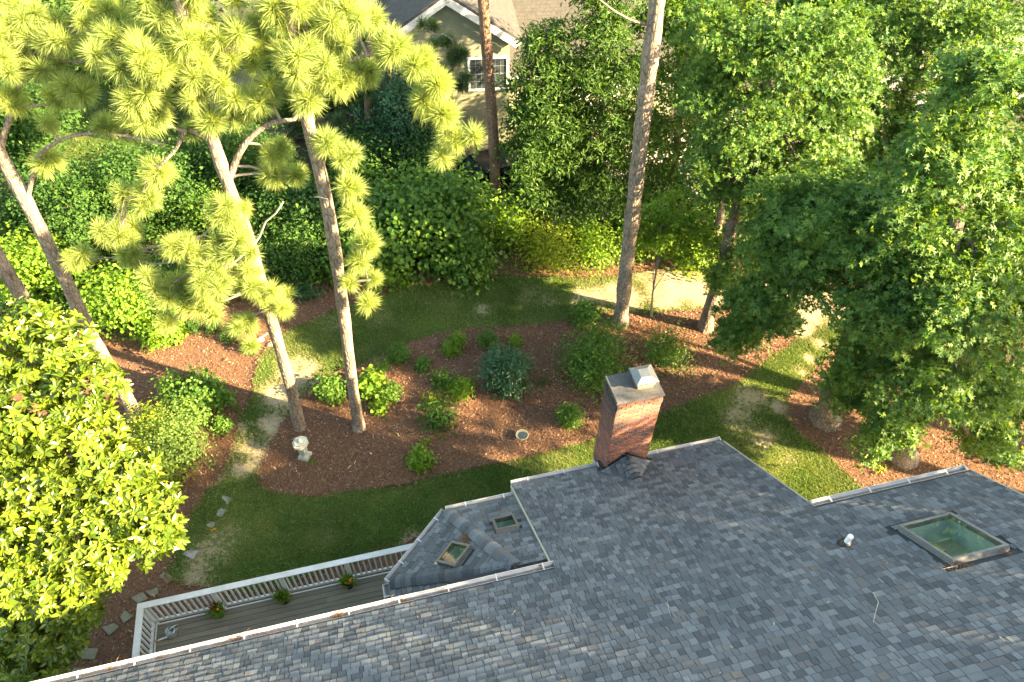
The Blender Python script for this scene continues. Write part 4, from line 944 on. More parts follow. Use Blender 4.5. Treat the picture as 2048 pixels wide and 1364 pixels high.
for s in (-1, 1):
    MB().add([(-1.5, s * .79, 1.08), (-1.15, s * .755, 1.44), (.2, s * .755, 1.48), (.75, s * .79, 1.1)], F4=[(0, 1, 2, 3)]).build('side_window', M['winglass'], car)
    MB().box((-2.2, s * .65, .85), (.1, .35, .14)).build('tail_lamp', M['red'], car); MB().box((2.12, s * .65, .72), (.12, .35, .14)).build('headlamp', M['white'], car)
    for x in (-1.35, 1.35):
        w = MB().tube([(x, s * .72, .33), (x, s * .93, .33)], .33, 20).build('wheel', M['tyre'], car); MB().tube([(x, s * .9, .33), (x, s * .94, .33)], .2, 14).build('rim', M['chrome'], w)
MB().add([(-1.83, -.7, 1.04), (-1.83, .7, 1.04), (-1.36, .7, 1.46), (-1.36, -.7, 1.46)], F4=[(0, 1, 2, 3)]).build('rear_window', M['winglass'], car)

# ================================================================ PINES
def tuft_mesh(n, L, mat, seed):
    g = np.random.default_rng(seed); th = np.radians(6 + 106 * g.random(n) ** .75); ph = g.random(n) * 6.283
    d = np.stack([np.sin(th) * np.cos(ph), np.sin(th) * np.sin(ph), np.cos(th)], 1); s = np.c_[np.zeros(n), np.zeros(n), -.12 * g.random(n)]
    l = (L * (.55 + .55 * g.random(n) ** .7))[:, None]; side = unit(np.cross(d, g.normal(size=(n, 3)))); w = .0042 * (.7 + .6 * g.random((n, 1)))
    e = s + d * l; e[:, 2] -= l[:, 0] * .10
    m = s + d * l * .5
    V = np.stack([s - side * w * .7, s + side * w * .7, m + side * w, e, m - side * w], 1).reshape(-1, 3); b = np.arange(n)[:, None] * 5
    return nmesh('needle_tuft', V, np.vstack([b + np.array([[0, 1, 2]]), b + np.array([[0, 2, 4]]), b + np.array([[4, 2, 3]])]), M[mat])
TUFT = {k: [tuft_mesh(460, .37, k, s) for s in range(4)] for k in ('needle', 'needle_shaded')}
def pine(label, trunk_px, rad, masses, limbs=(), bark='bark_pine', needle='needle', tsize=1.0, base=None, dead=(), group='pine trees in the back garden', dens=.86, cones=0):
    base = G(*trunk_px[0]) if base is None else base; root = thing('pine_tree', label, 'pine tree', base, group=group)
    path = [VP(x, y, base) - base for x, y in trunk_px]; tm, Q, r = trunk_mesh(path, rad, 12, 1.25); tm.build('trunk', M[bark], root, True)
    for pts, r0, off in limbs:
        P = np.array([VP(x, y, base, off * i / max(1, len(pts) - 1)) - base for i, (x, y) in enumerate(pts)]); m = 12; t = np.linspace(0, 1, len(P)); u = np.linspace(0, 1, m)
        S = np.stack([np.interp(u, t, P[:, k]) for k in range(3)], 1); S[1:-1] = .5 * S[1:-1] + .25 * (S[:-2] + S[2:])
        MB().tube(S, np.linspace(r0, r0 * .55, m), 8).build('limb', M[bark], root, True)
        Q = np.vstack([Q, S])
    for x0, y0, x1, y1, r0 in dead:
        a, b = VP(x0, y0, base, -.15) - base, VP(x1, y1, base, -.35) - base; MB().tube(curve(a, b, .03, 5, .02), np.linspace(r0, r0 * .4, 5), 6).build('dead_branch', M['twig'], root, True)
    total = []
    for px, py, rp, off, n in masses:
        n = max(2, int(n * dens)); rp = max(9, rp - (4 if base[1] > 20 else 5 if py < 240 and rp > 55 else 15)); n = int(n * 1.2) if py < 240 else n
        hub = VP(px, py, base, off) - base; rm = rp * depth(hub + base) / FPX
        k = np.argmin(((Q - hub) ** 2).sum(1) + (Q[:, 2] > hub[2] + .3) * 1.5); h0 = hub - np.array([0, 0, .25 * rm])
        mb = MB(); pa = curve(Q[k], h0, .06, 6, .03); mb.tube(pa, np.linspace(.035, .018, 6), 5, False)
        d = rsph(n); q = rng.random((n, 1)) ** .42; P = hub + d * rm * q * (1.0, 1.0, .8)
        for p, dd in zip(P, d):
            mb.tube(curve(pa[rng.integers(3, 6)], p, -.04, 4, .04), [.013, .011, .009, .007], 4, False)
            ax = Vector(unit(dd * .75 + np.array([0, 0, .55]) + .35 * rng.normal(size=3)))
            total.append((depth(p + base), p, ax, tsize * (.8 + .35 * rng.random())))
        mb.build('branch', M['bark_twig'], root, True)
    for i in range(cones):
        _, p, ax, _s = total[rng.integers(len(total))]; q = p - np.array(ax) * .16 + rng.normal(size=3) * .03
        MB().lathe([(0, -.07), (.03, -.06), (.042, -.03), (.034, -.015), (.04, .0), (.03, .02), (.032, .035), (.015, .06), (0, .065)], 9).build('pine_cone', M['bark_dark'], root, False, q, (rng.random() * 2, rng.random() * 2, 0))
    total.sort(key=lambda t: t[0]); RV, RF, nv = [], [], 0
    for i, (dp, p, ax, s) in enumerate(total):
        q = ax.to_track_quat('Z', 'Y'); me = TUFT[needle][rng.integers(4)]
        if i < 300: o = link('needle_tuft', me, root, p, q.to_euler()); o.scale = (s, s, s)
        else:
            v = np.empty(len(me.vertices) * 3, np.float32); me.vertices.foreach_get('co', v); f = np.empty(len(me.loops), np.int32); me.loops.foreach_get('vertex_index', f)
            RV.append(v.reshape(-1, 3) @ np.array(q.to_matrix()).T * s + p); RF.append(f.reshape(-1, 3) + nv); nv += len(me.vertices)
    if RV: tag(link('needles', nmesh('needles', np.vstack(RV), np.vstack(RF), M[needle]), root), kind='stuff')
    return root
pine('pine with two stacked needle masses, its trunk foot nearest the stone lantern', [(600, 856), (585, 790), (569, 726), (541, 636), (515, 540), (493, 459), (472, 414), (445, 338), (427, 286), (407, 207), (388, 140), (370, 60), (350, -60), (335, -180)], np.linspace(.165, .105, 14),
     [(455, 430, 55, -.6, 11), (365, 490, 58, -.8, 11), (325, 565, 58, -.9, 11), (430, 555, 80, -1.0, 20), (520, 555, 60, -.7, 13), (562, 600, 42, -.4, 9), (395, 610, 55, -1, 11), (478, 650, 42, -.5, 7), (335, 640, 26, -1, 4), (500, 690, 18, -.5, 2), (470, 490, 60, -.8, 12),
      (310, 350, 45, -.3, 8), (270, 400, 50, -.3, 10), (230, 460, 52, -.3, 11), (165, 515, 38, -.2, 6), (255, 505, 40, -.3, 7), (560, 300, 42, .2, 8), (545, 340, 36, .2, 7), (590, 350, 30, .2, 4), (420, 240, 30, -.4, 4), (475, 210, 45, 0, 8), (385, 260, 22, .1, 3),
      (420, 160, 70, -.5, 15), (330, 130, 70, -.5, 15), (270, 200, 60, -.6, 12), (380, 60, 70, 0, 13), (460, 110, 70, -.3, 15), (530, 180, 60, 0, 11), (300, 235, 40, -.6, 6), (520, 60, 60, .3, 10), (240, 90, 70, -.2, 13), (330, 10, 60, .3, 10), (430, -40, 80, .3, 10)],
     [([(460, 355), (480, 300), (510, 262), (555, 240), (590, 243), (600, 215)], .075, .5), ([(414, 277), (372, 255), (352, 300), (320, 331)], .05, -.3), ([(420, 170), (330, 150), (250, 120)], .06, -.4)], dead=[(505, 492, 567, 403, .03)], cones=9)
pine('straight pine right of the lantern pine, long drooping needle sprays on its right', [(718, 858), (708, 790), (698, 720), (690, 640), (678, 560), (665, 462), (645, 355), (628, 300), (617, 262), (610, 207), (600, 140), (586, 69), (578, 10), (570, -70), (560, -180)], np.linspace(.16, .115, 15),
     [(610, 120, 60, -.4, 12), (650, 55, 60, 0, 11), (705, 30, 60, .3, 10), (560, 30, 50, 0, 8), (620, 195, 42, -.4, 7), (680, 150, 50, -.2, 9), (785, 88, 40, -.2, 8), (835, 122, 38, -.2, 8), (875, 165, 32, -.3, 6), (850, 200, 28, -.3, 5), (892, 228, 30, -.4, 6), (908, 278, 34, -.4, 7), (945, 270, 8, -.4, 2), (882, 312, 22, -.4, 3),
      (650, 290, 32, -.4, 5), (690, 310, 34, -.4, 6), (700, 375, 32, -.5, 5), (710, 430, 32, -.5, 6), (730, 480, 32, -.5, 6), (715, 525, 28, -.5, 4), (745, 560, 26, -.5, 3), (740, 605, 18, -.5, 2), (702, 565, 20, -.5, 2), (735, 140, 40, .1, 6), (600, 40, 50, .2, 8), (640, -30, 80, .3, 10)],
     [([(612, 200), (640, 160), (680, 128), (720, 112), (790, 100), (850, 130)], .05, -.2), ([(600, 130), (612, 60), (622, 0), (630, -80)], .07, .2), ([(850, 130), (885, 175), (905, 235), (898, 300)], .03, -.4), ([(625, 290), (670, 300), (700, 380), (715, 450), (735, 560)], .03, -.5)], dead=[(655, 398, 628, 394, .02)], cones=6)
pine('leaning pine at the left with crooked bare limbs above the magnolia', [(272, 832), (241, 770), (210, 720), (176, 660), (148, 598), (114, 519), (79, 460), (60, 412), (34, 372), (8, 325), (-20, 270), (-45, 200)], np.linspace(.19, .13, 12),
     [(40, 40, 70, .3, 13), (40, 130, 60, 0, 11), (20, 190, 45, 0, 6), (98, 245, 22, 0, 3), (205, 250, 38, 0, 4), (250, 262, 28, .1, 3), (95, 325, 32, 0, 5), (110, 60, 60, .3, 10), (160, 110, 60, .2, 10), (150, 180, 55, -.2, 9), (200, 30, 60, .3, 10), (-20, 90, 60, .2, 8), (110, 190, 40, .1, 5)],
     [([(56, 395), (69, 331), (79, 303), (131, 272), (186, 264), (262, 272), (331, 290)], .05, -.2), ([(2, 320), (4, 276), (26, 222), (34, 185), (60, 120)], .07, .2), ([(26, 222), (64, 210), (115, 209), (165, 217)], .035, .1)])
pine('short visible pine trunk at the far left edge rising behind the magnolia', [(150, 760), (120, 700), (59, 622), (30, 570), (0, 522), (-60, 420), (-100, 330)], np.linspace(.2, .17, 7), [(-120, 300, 60, 0, 6)], [])
pine('slim brown barked pine standing before the neighbour house window', [(992, 448), (991, 400), (990, 340), (986, 260), (978, 150), (966, 0), (958, -120)], np.linspace(.2, .17, 7), [(940, -190, 60, 0, 9), (980, -230, 60, 0, 9)], [], 'bark_dark', 'needle_shaded')
pine('tall thick grey pine trunk behind the brick chimney', [(1240, 648), (1252, 540), (1265, 430), (1278, 310), (1292, 190), (1303, 95), (1316, -10), (1330, -140)], np.linspace(.235, .20, 8), [(1300, -220, 90, 0, 12), (1370, -200, 90, .4, 12)], [([(1303, 52), (1260, 40), (1225, 20), (1190, -8)], .035, -.3)])
pine('dark pine in the shade left of the neighbour house, trunk behind the drooping sprays', [(761, 345), (757, 330), (745, 269), (732, 207), (737, 162), (742, 110), (746, 40)], np.linspace(.17, .13, 7), [(700, 235, 45, .2, 6), (680, 330, 45, -.2, 6), (655, 390, 45, -.2, 6), (610, 410, 35, -.2, 4), (760, 90, 60, .2, 8), (720, 180, 40, 0, 5), (690, 280, 40, 0, 5)], [([(745, 255), (715, 235), (690, 225)], .04, 0), ([(755, 320), (720, 330), (700, 345)], .04, 0)], 'bark_dark', 'needle_shaded', 1.3)
pine('small dark pine in front of the pale green gable', [(893, 400), (894, 340), (900, 240), (905, 150), (905, 80)], np.linspace(.1, .05, 5), [(890, 95, 30, 0, 5), (915, 105, 24, 0, 5), (925, 165, 22, 0, 4), (880, 150, 26, .2, 4), (860, 60, 30, .3, 4)], [], 'bark_dark', 'needle_shaded', 1.25)

# ================================================================ BROADLEAF TREES
def pt(base, pts): return [VP(x, y, base) for x, y in pts]
OG = 'broadleaf trees around the garden'
b = G(1648, 838)
broadleaf('oak_tree', 'oak right of the lawn, its dark trunk foot beside the shaded mulch', 'oak tree', b, pt(b, [(1648, 838), (1658, 800), (1690, 720), (1725, 600), (1745, 480), (1755, 380)]), [.34, .3, .27, .24, .2, .12],
          [pblob(*q) for q in ((1700, 440, 120, b, 0), (1620, 530, 80, b, .6), (1755, 600, 105, b, -.8), (1540, 585, 55, b, .8), (1490, 600, 45, b, 1.6), (1470, 680, 50, b, 1.5), (1510, 640, 40, b, 1.4), (1560, 640, 42, b, 1.1), (1820, 500, 110, b, -1.0), (1690, 745, 48, b, -.5), (1745, 720, 75, b, -.9), (1715, 800, 45, b, -.8), (1600, 420, 85, b, 1.2), (1550, 480, 65, b, 1.0), (1650, 480, 75, b, .5), (1590, 540, 60, b, .8), (1790, 640, 80, b, -1.4))], T_OAK, .17, 'oak', 'bark_oak', 1100, 30, .28, 4, OG)
b = G(1802, 912)
broadleaf('oak_tree', 'oak nearest the large skylight, root flare lit by the sun', 'oak tree', b, pt(b, [(1802, 912), (1812, 870), (1830, 790), (1860, 660), (1900, 500), (1930, 330)]), [.36, .3, .27, .24, .2, .12],
          [pblob(*q) for q in ((1900, 330, 120, b, 0), (1960, 480, 110, b, .3), (1900, 600, 110, b, -.6), (1990, 640, 100, b, -.4), (1860, 760, 90, b, -.8), (1950, 780, 90, b, -.6), (1790, 850, 55, b, -.9), (1740, 880, 40, b, -.7), (2030, 800, 80, b, -.2), (1970, 870, 55, b, -.3), (2050, 560, 90, b, .2), (1960, 180, 110, b, .2), (2040, 330, 90, b, .5), (1830, 420, 80, b, .2), (2010, 920, 40, b, 0))], T_OAK, .17, 'oak', 'bark_oak', 1100, 30, .28, 10, OG)
b = G(1410, 657)
broadleaf('oak_tree', 'leaning oak between the tall pine and the big oaks, shadow across the mulch', 'oak tree', b, pt(b, [(1410, 657), (1420, 610), (1440, 550), (1462, 460), (1480, 390), (1500, 300), (1530, 180), (1545, 110)]), [.22, .19, .18, .17, .16, .15, .13, .08],
          [pblob(*q) for q in ((1500, 250, 90, b, -.3), (1570, 110, 100, b, 0), (1600, 320, 90, b, -.4), (1440, 300, 60, b, -.2), (1530, 400, 70, b, -.5), (1600, 220, 90, b, .2), (1480, 520, 60, b, -.3), (1440, 560, 35, b, -.3), (1670, 90, 90, b, .2), (1480, 110, 70, b, .2), (1660, 260, 80, b, .2), (1420, 180, 75, b, .4), (1440, 60, 80, b, .5), (1690, 180, 80, b, .4), (1430, 360, 60, b, .3), (1580, 430, 80, b, .3), (1640, 360, 80, b, 0))], T_OAK, .15, 'oak', 'bark_oak', 1150, 29, .32, 9, OG)
b = G(1760, 520)
broadleaf('oak_tree', 'sunlit oak crown filling the upper right corner', 'oak tree', b, pt(b, [(1760, 520), (1775, 400), (1800, 250), (1830, 120), (1850, 20)]), [.3, .27, .23, .18, .1],
          [pblob(*q) for q in ((1850, 130, 110, b, 0), (1770, 60, 100, b, .5), (1930, 90, 110, b, -.5), (1760, 270, 90, b, -.2), (1990, 30, 90, b, .5), (1700, 170, 70, b, .5), (1850, 260, 90, b, -.6), (2040, 180, 90, b, -.5), (1830, -20, 100, b, .5), (1785, 340, 70, b, -.5), (1735, 370, 70, b, -.3))], T_OAK, .16, 'oak', 'bark_oak', 950, 28, .36, 8, OG)
b = G(1083, 452)
broadleaf('slender_tree', 'slender small leaved tree with thin trunk hiding the neighbour house corner', 'tree', b, pt(b, [(1083, 452), (1084, 380), (1085, 280), (1087, 180), (1090, 90), (1093, 45)]), [.1, .09, .08, .07, .05, .03],
          [pblob(*q) for q in ((1095, 85, 50, b, 0), (1080, 160, 66, b, 0), (1095, 235, 70, b, 0), (1062, 300, 60, b, -.2), (1125, 300, 55, b, 0), (1145, 240, 50, b, .3), (1155, 330, 50, b, .3), (1150, 150, 45, b, .4), (1085, 375, 62, b, 0), (1130, 390, 40, b, 0), (1050, 230, 40, b, 0))], T_NAR, .18, 'mid', 'bark_twig', 1000, 32, .34, 8, OG)
b = G(1195, 452)
broadleaf('slender_tree', 'dense green tree directly left of the tall grey pine trunk', 'tree', b, pt(b, [(1195, 452), (1200, 360), (1205, 250), (1212, 140), (1215, 50)]), [.14, .12, .1, .08, .05],
          [pblob(*q) for q in ((1210, 60, 70, b, 0), (1175, 150, 60, b, 0), (1240, 160, 80, b, 0), (1195, 260, 70, b, 0), (1260, 270, 70, b, .3), (1220, 360, 75, b, 0), (1165, 370, 50, b, -.2), (1290, 370, 50, b, .3), (1250, 440, 50, b, 0), (1215, -40, 80, b, 0), (1270, -90, 90, b, .2), (1190, -140, 80, b, 0))], T_NAR, .18, 'mid', 'bark_twig', 1250, 32, .36, 8, OG)
b = G(1345, 420)
broadleaf('slender_tree', 'leafy tree right of the tall grey pine trunk, yellow lit at its top', 'tree', b, pt(b, [(1345, 420), (1350, 330), (1360, 220), (1370, 120), (1375, 40)]), [.16, .14, .12, .1, .05],
          [pblob(*q) for q in ((1385, 60, 80, b, 0), (1350, 160, 70, b, 0), (1420, 160, 75, b, 0), (1380, 260, 80, b, -.2), (1440, 250, 60, b, .2), (1340, 320, 60, b, 0), (1400, 360, 70, b, -.2), (1340, 30, 60, b, .3), (1460, 340, 60, b, .3), (1470, 120, 70, b, .5), (1380, -40, 90, b, .2), (1420, -130, 90, b, .2), (1350, 420, 50, b, 0), (1300, 150, 60, b, .3), (1310, 260, 60, b, .3), (1300, 60, 60, b, .3), (1310, 370, 50, b, .2), (1440, 420, 60, b, .2))], T_DIA, .14, 'green', 'bark_twig', 950, 30, .38, 8, OG)
b = G(1303, 634)
broadleaf('young_tree', 'young bright green tree with thin crooked stem on sunlit bare ground', 'tree', b, pt(b, [(1303, 634), (1303, 600), (1309, 560), (1316, 525), (1318, 490), (1322, 450)]), [.035, .032, .03, .028, .022, .015],
          [pblob(*q) for q in ((1310, 480, 40, b, 0), (1350, 470, 45, b, .2), (1280, 450, 40, b, .2), (1330, 430, 45, b, .3), (1390, 460, 40, b, .3), (1360, 510, 25, b, 0), (1420, 480, 30, b, .4))], T_BRD, .1, 'bright', 'bark_twig', 200, 22, .26, 6, OG)
b = G(1436, 478)
broadleaf('tree_stub', 'short sunlit tan trunk behind the leaning oak', 'tree', b, pt(b, [(1432, 480), (1436, 455), (1440, 440), (1446, 400)]), [.16, .15, .14, .12], [pblob(1450, 380, 40, b, 0)], T_DIA, .12, 'yellow', 'bark_pine', 40, 20, .3, 2, OG)
b = G(1660, 240)
broadleaf('far_tree', 'far tree beyond the driveway at the top right', 'tree', b, pt(b, [(1660, 240), (1655, 150), (1650, 60), (1650, -20)]), [.3, .25, .2, .1], [pblob(*q) for q in ((1650, 20, 90, b, 0), (1580, 60, 60, b, 0), (1720, 40, 70, b, 1))], T_DIA, .24, 'green', 'bark_dark', 420, 24, .7, 5, OG)
b = G(1470, 200)
broadleaf('far_tree', 'far yellow green tree beyond the driveway, above the leaning oak', 'tree', b, pt(b, [(1470, 200), (1465, 110), (1460, 20)]), [.3, .22, .1], [pblob(*q) for q in ((1450, 40, 80, b, 0), (1520, 70, 60, b, 0), (1400, 40, 60, b, 1))], T_DIA, .24, 'yellow', 'bark_dark', 420, 24, .7, 5, OG)
# woodland edge behind the pines on the left
for i, (px, py, blobs_, leaf, T, size, lab, tr) in enumerate([
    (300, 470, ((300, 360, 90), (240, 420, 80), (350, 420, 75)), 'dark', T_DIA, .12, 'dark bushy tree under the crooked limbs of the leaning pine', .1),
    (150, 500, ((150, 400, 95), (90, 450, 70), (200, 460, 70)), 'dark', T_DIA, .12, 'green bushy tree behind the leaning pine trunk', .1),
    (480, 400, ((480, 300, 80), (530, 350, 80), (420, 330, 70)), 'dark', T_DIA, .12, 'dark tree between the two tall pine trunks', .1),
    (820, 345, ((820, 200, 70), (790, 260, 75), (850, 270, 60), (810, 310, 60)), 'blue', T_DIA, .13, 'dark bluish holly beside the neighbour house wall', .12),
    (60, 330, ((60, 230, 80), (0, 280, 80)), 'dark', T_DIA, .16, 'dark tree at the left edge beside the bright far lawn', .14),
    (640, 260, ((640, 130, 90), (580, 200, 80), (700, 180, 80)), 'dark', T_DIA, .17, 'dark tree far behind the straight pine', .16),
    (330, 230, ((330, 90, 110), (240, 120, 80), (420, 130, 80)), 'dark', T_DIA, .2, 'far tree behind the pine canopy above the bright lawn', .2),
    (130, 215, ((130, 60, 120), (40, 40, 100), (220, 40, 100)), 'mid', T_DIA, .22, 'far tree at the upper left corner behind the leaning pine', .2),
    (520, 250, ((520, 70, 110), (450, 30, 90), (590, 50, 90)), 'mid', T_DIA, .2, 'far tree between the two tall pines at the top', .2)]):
    b = G(px, py); x0, y0, r0 = blobs_[0]
    broadleaf('woodland_tree', lab, 'tree', b, pt(b, [(px, py), ((px + x0) / 2, (py + y0) / 2), (x0, y0)]), [tr, tr * .8, tr * .4], [pblob(x, y, r, b, .3 * (k - 1), .9, .8) for k, (x, y, r) in enumerate(blobs_)], T, size, leaf, 'bark_dark', 520, 28, .4, 5, 'woodland trees behind the garden')
# trees south east of the garden whose crowns shade the roof and the yard
for x, y, z, r, ncl, lab in ((19.5, -1.5, 11.0, 3.0, 240, 'shade oak beside the house, level with the ridge'), (24.5, 2.0, 11.5, 3.2, 240, 'shade oak beside the house, level with the large skylight'), (21.5, 6.5, 10.5, 2.8, 110, 'shade oak beside the house, nearest the garden'), (27, 10, 11.5, 3.0, 100, 'shade oak farthest from the house'),
                             (14.5, -6.5, 12.5, 3.0, 330, 'shade oak close behind the ridge of the house'), (17.0, -3.6, 12.8, 2.4, 200, 'shade oak beside the ridge end of the house, slimmest of its row'), (19.5, -8.5, 14.0, 3.2, 330, 'shade oak behind the house, tallest of its row'), (12.5, -11.5, 14.0, 2.8, 320, 'shade oak behind the middle of the house')):
    bl = [(np.array([x + dx, y + dy, z + dz]), (r * .62, r * .62, r * .5)) for dx, dy, dz in ((0, 0, .8), (1.6, .6, -.6), (-1.6, .4, -.4), (.3, -1.7, -.2), (-.2, 1.7, -.5), (0, 0, -1.6))]
    broadleaf('shade_tree', lab, 'tree', (x, y, 0), [(x, y, 0), (x + .1, y, z * .5), (x, y, z)], [.32, .26, .12], bl, T_DIA, .22, 'oak', 'bark_oak', ncl, 22, .42, 7, 'oaks along the side of the house')

# ================================================================ MAGNOLIA
mb_ = G(60, 1195); mag = thing('magnolia_tree', 'glossy broad leaved magnolia filling the lower left corner', 'magnolia tree', mb_)
MB().tube(curve(np.zeros(3), np.array([.2, .4, 6.0]), 0, 8, .01), np.linspace(.17, .06, 8), 10).build('trunk', M['bark_oak'], mag, True)
mbl = [pblob(x, y, r, mb_, 1.5 - (y - 690) / 170, 1.0, .85) for x, y, r, off in ((110, 690, 70, .3), (30, 700, 80, .4), (170, 780, 70, .1), (60, 830, 100, 0), (150, 900, 95, -.2), (230, 960, 80, -.2), (60, 980, 110, -.4), (290, 1030, 70, -.2), (190, 1060, 100, -.5), (90, 1120, 100, -.7), (228, 1108, 68, -.4), (20, 1080, 110, -.6), (130, 1180, 68, -.8), (60, 1230, 80, -.9), (120, 1270, 45, -1.0), (-20, 1260, 80, -.9), (-40, 900, 100, 0), (30, 1330, 70, -1.0), (70, 640, 45, .5), (80, 1300, 75, -1.0), (165, 1215, 42, -.9), (10, 1370, 80, -1.1), (330, 1075, 35, -.3))]
nw = 4300; k = rng.choice(len(mbl), nw, p=np.array([b_[1][0] ** 2 for b_ in mbl]) / sum(b_[1][0] ** 2 for b_ in mbl)); d = rsph(nw); d[:, 2] += .35; d = unit(d)
cc = np.array([mbl[i][0] for i in k]) + d * np.array([mbl[i][1] for i in k]) * (.62 + .42 * rng.random((nw, 1)) ** .6)
ax = unit(d * .7 + np.array([0, 0, .55]) + .35 * rng.normal(size=(nw, 3)))
LP, LN, LD = [], [], []
for c_, a_ in zip(cc, ax):
    m = rng.integers(5, 9); e1 = unit(np.cross(a_, rsph(1)[0])); e2 = np.cross(a_, e1); ph = np.arange(m) * 2.4 + rng.random()
    out = np.cos(ph)[:, None] * e1 + np.sin(ph)[:, None] * e2; tilt = (.15 + .55 * rng.random(m))[:, None]
    dr = unit(out + a_ * tilt); LP.append(c_ + a_ * .03 * rng.random((m, 1)) + out * .01); LD.append(dr); LN.append(unit(a_ - dr * (a_ * dr).sum(1, keepdims=True) + .12 * rng.normal(size=(m, 3))))
LP, LN, LD = np.vstack(LP), np.vstack(LN), np.vstack(LD); LS = .16 * (.75 + .5 * rng.random(len(LP)))
near = np.argsort((LP - CAM) @ FW - 1e3 * ((((LP - CAM) @ RX) / ((LP - CAM) @ FW) * FPX + 1024 > 10) & (682 - ((LP - CAM) @ UX) / ((LP - CAM) @ FW) * FPX < 1330)))
sel = np.zeros(len(LP), bool); sel[near[:300]] = True
lm = nmesh('leaf', T_OVL[0], T_OVL[1], M['magnolia'])
for i in np.where(sel)[0]:
    y = unit(LD[i] - LN[i] * (LD[i] @ LN[i])); x = np.cross(y, LN[i]); o = link('leaf', lm, mag); s = LS[i]
    o.matrix_local = Matrix(((x[0] * s, y[0] * s, LN[i][0] * s, LP[i][0] - mb_[0]), (x[1] * s, y[1] * s, LN[i][1] * s, LP[i][1] - mb_[1]), (x[2] * s, y[2] * s, LN[i][2] * s, LP[i][2] - mb_[2]), (0, 0, 0, 1)))
V, F = leaf_arrays((LP - mb_)[~sel], LN[~sel], T_OVL, LS[~sel], LD[~sel]); tag(link('crown', nmesh('crown', V, F, M['magnolia']), mag), kind='stuff')
for c_, r_ in mbl[:14]:
    e = c_ - mb_; mb2 = MB().tube(curve(np.array([.1, -.1, max(.6, e[2] * .55)]), e, .05, 6, .03), np.linspace(.05, .02, 6), 6)
    for q in cc[np.argsort(((cc - c_) ** 2).sum(1))[:9]]: mb2.tube(curve(e, q - mb_, .02, 4, .03), [.016, .012, .009, .006], 4, False)
    mb2.build('limb', M['bark_oak'], mag, True)

# ================================================================ SHRUBS
SG = 'shrubs in the mulch bed'
shrub('round dark green shrub on the lawn edge left of the tall pine trunk', 1168, 628, 58, 'green', T_BRD, .09, 900, .85, group=SG)
shrub('broad light green low shrub at the lawn edge, left of the bluish bush', 908, 690, 62, 'bright', T_DIA, .06, 1500, .5, group=SG)
shrub('green low shrub on the lawn edge, topmost of the left row', 797, 705, 54, 'green', T_DIA, .06, 1300, .55, group=SG)
shrub('small low shrub below the topmost low shrub of the left row', 845, 728, 38, 'green', T_DIA, .055, 700, .4, group=SG)
shrub('thin sparse shrub above the yellow green broad leaved shrub', 758, 735, 46, 'green', T_NAR, .06, 500, .5, group=SG)
shrub('twiggy green shrub touching the top of the bluish bush', 975, 676, 46, 'green', T_DIA, .06, 900, .55, group=SG)
shrub('small bright shrub peeking out right of the bluish bush', 1030, 682, 30, 'bright', T_DIA, .06, 350, .4, group=SG)
shrub('large dense bluish green bush in the middle of the bed', 1008, 742, 112, 'blue', T_NAR, .13, 3200, 1.25, group=SG, lumps=12)
shrub('small feathery fern left of the yellowish fern', 884, 760, 38, 'green', T_NAR, .12, 350, .35, 'fern', 'fern', SG)
shrub('yellowish fern and leafy clump below the bluish bush', 924, 778, 54, 'bright', T_NAR, .12, 650, .45, 'fern', 'fern', SG)
shrub('tiny yellow green sprout in open mulch', 868, 806, 20, 'yellow', T_NAR, .12, 110, .28, 'sprout', 'plant', SG)
shrub('tuft of dark grassy leaves in open mulch below the sprout', 880, 836, 26, 'dark', T_NAR, .2, 130, .4, 'grass_tuft', 'plant', SG)
shrub('round light green shrub left of the straight pine trunk', 660, 778, 66, 'green', T_BRD, .085, 1500, .7, group=SG)
shrub('yellow green broad leaved shrub touching the straight pine trunk', 740, 772, 50, 'bright', T_BRD, .12, 700, .6, group=SG)
shrub('darker green shrub right of the yellow green broad leaved shrub', 780, 785, 50, 'green', T_DIA, .07, 1000, .6, group=SG)
shrub('small leafy shrub below the broad leaved shrub', 758, 816, 28, 'bright', T_BRD, .09, 260, .3, group=SG)
shrub('yellow green leafy shrub alone near the lower lawn edge', 840, 917, 48, 'bright', T_BRD, .09, 450, .45, group=SG, lumps=5)
shrub('tiny yellow weed above the lower leafy shrub', 852, 883, 10, 'yellow', T_DIA, .06, 30, .12, 'weed', 'plant', SG, stems=1, lumps=2)
shrub('large loose arching shrub just left of the chimney top', 1185, 735, 135, 'green', T_DIA, .085, 3200, 1.3, group=SG, rag=1.5, lumps=14, stems=9)
shrub('upper spray of the arching shrub below the tall pine', 1200, 680, 70, 'green', T_DIA, .08, 800, 1.2, group=SG, rag=1.6, lumps=6, stems=5)
shrub('compact shrub below the arching shrub, left of the chimney', 1140, 834, 62, 'green', T_DIA, .07, 1100, .7, group=SG)
shrub('loose shrub right of the chimney top', 1335, 706, 100, 'green', T_DIA, .075, 1500, 1.1, group=SG, rag=1.4, lumps=10, stems=7)
shrub('ivy tuft growing round the foot of the tall pine', 1238, 644, 34, 'pale', T_DIA, .06, 300, .35, 'ivy_tuft', 'ivy', SG)
shrub('small dark tuft right of the bluish bush', 1086, 764, 14, 'dark', T_NAR, .09, 50, .15, 'grass_tuft', 'plant', SG, stems=1, lumps=3)
shrub('low weed beside the stone lantern', 622, 926, 9, 'bright', T_DIA, .05, 30, .08, 'weed', 'plant', SG, stems=1, lumps=2)
shrub('small weed in the shaded mulch near the large skylight gutter', 1757, 935, 14, 'yellow', T_DIA, .07, 40, .12, 'weed', 'plant', SG, stems=1, lumps=2)
LG = 'shrubs in the left bed'
shrub('bright green round shrub under the low pine needles', 322, 668, 90, 'bright', T_BRD, .09, 2000, .9, group=LG)
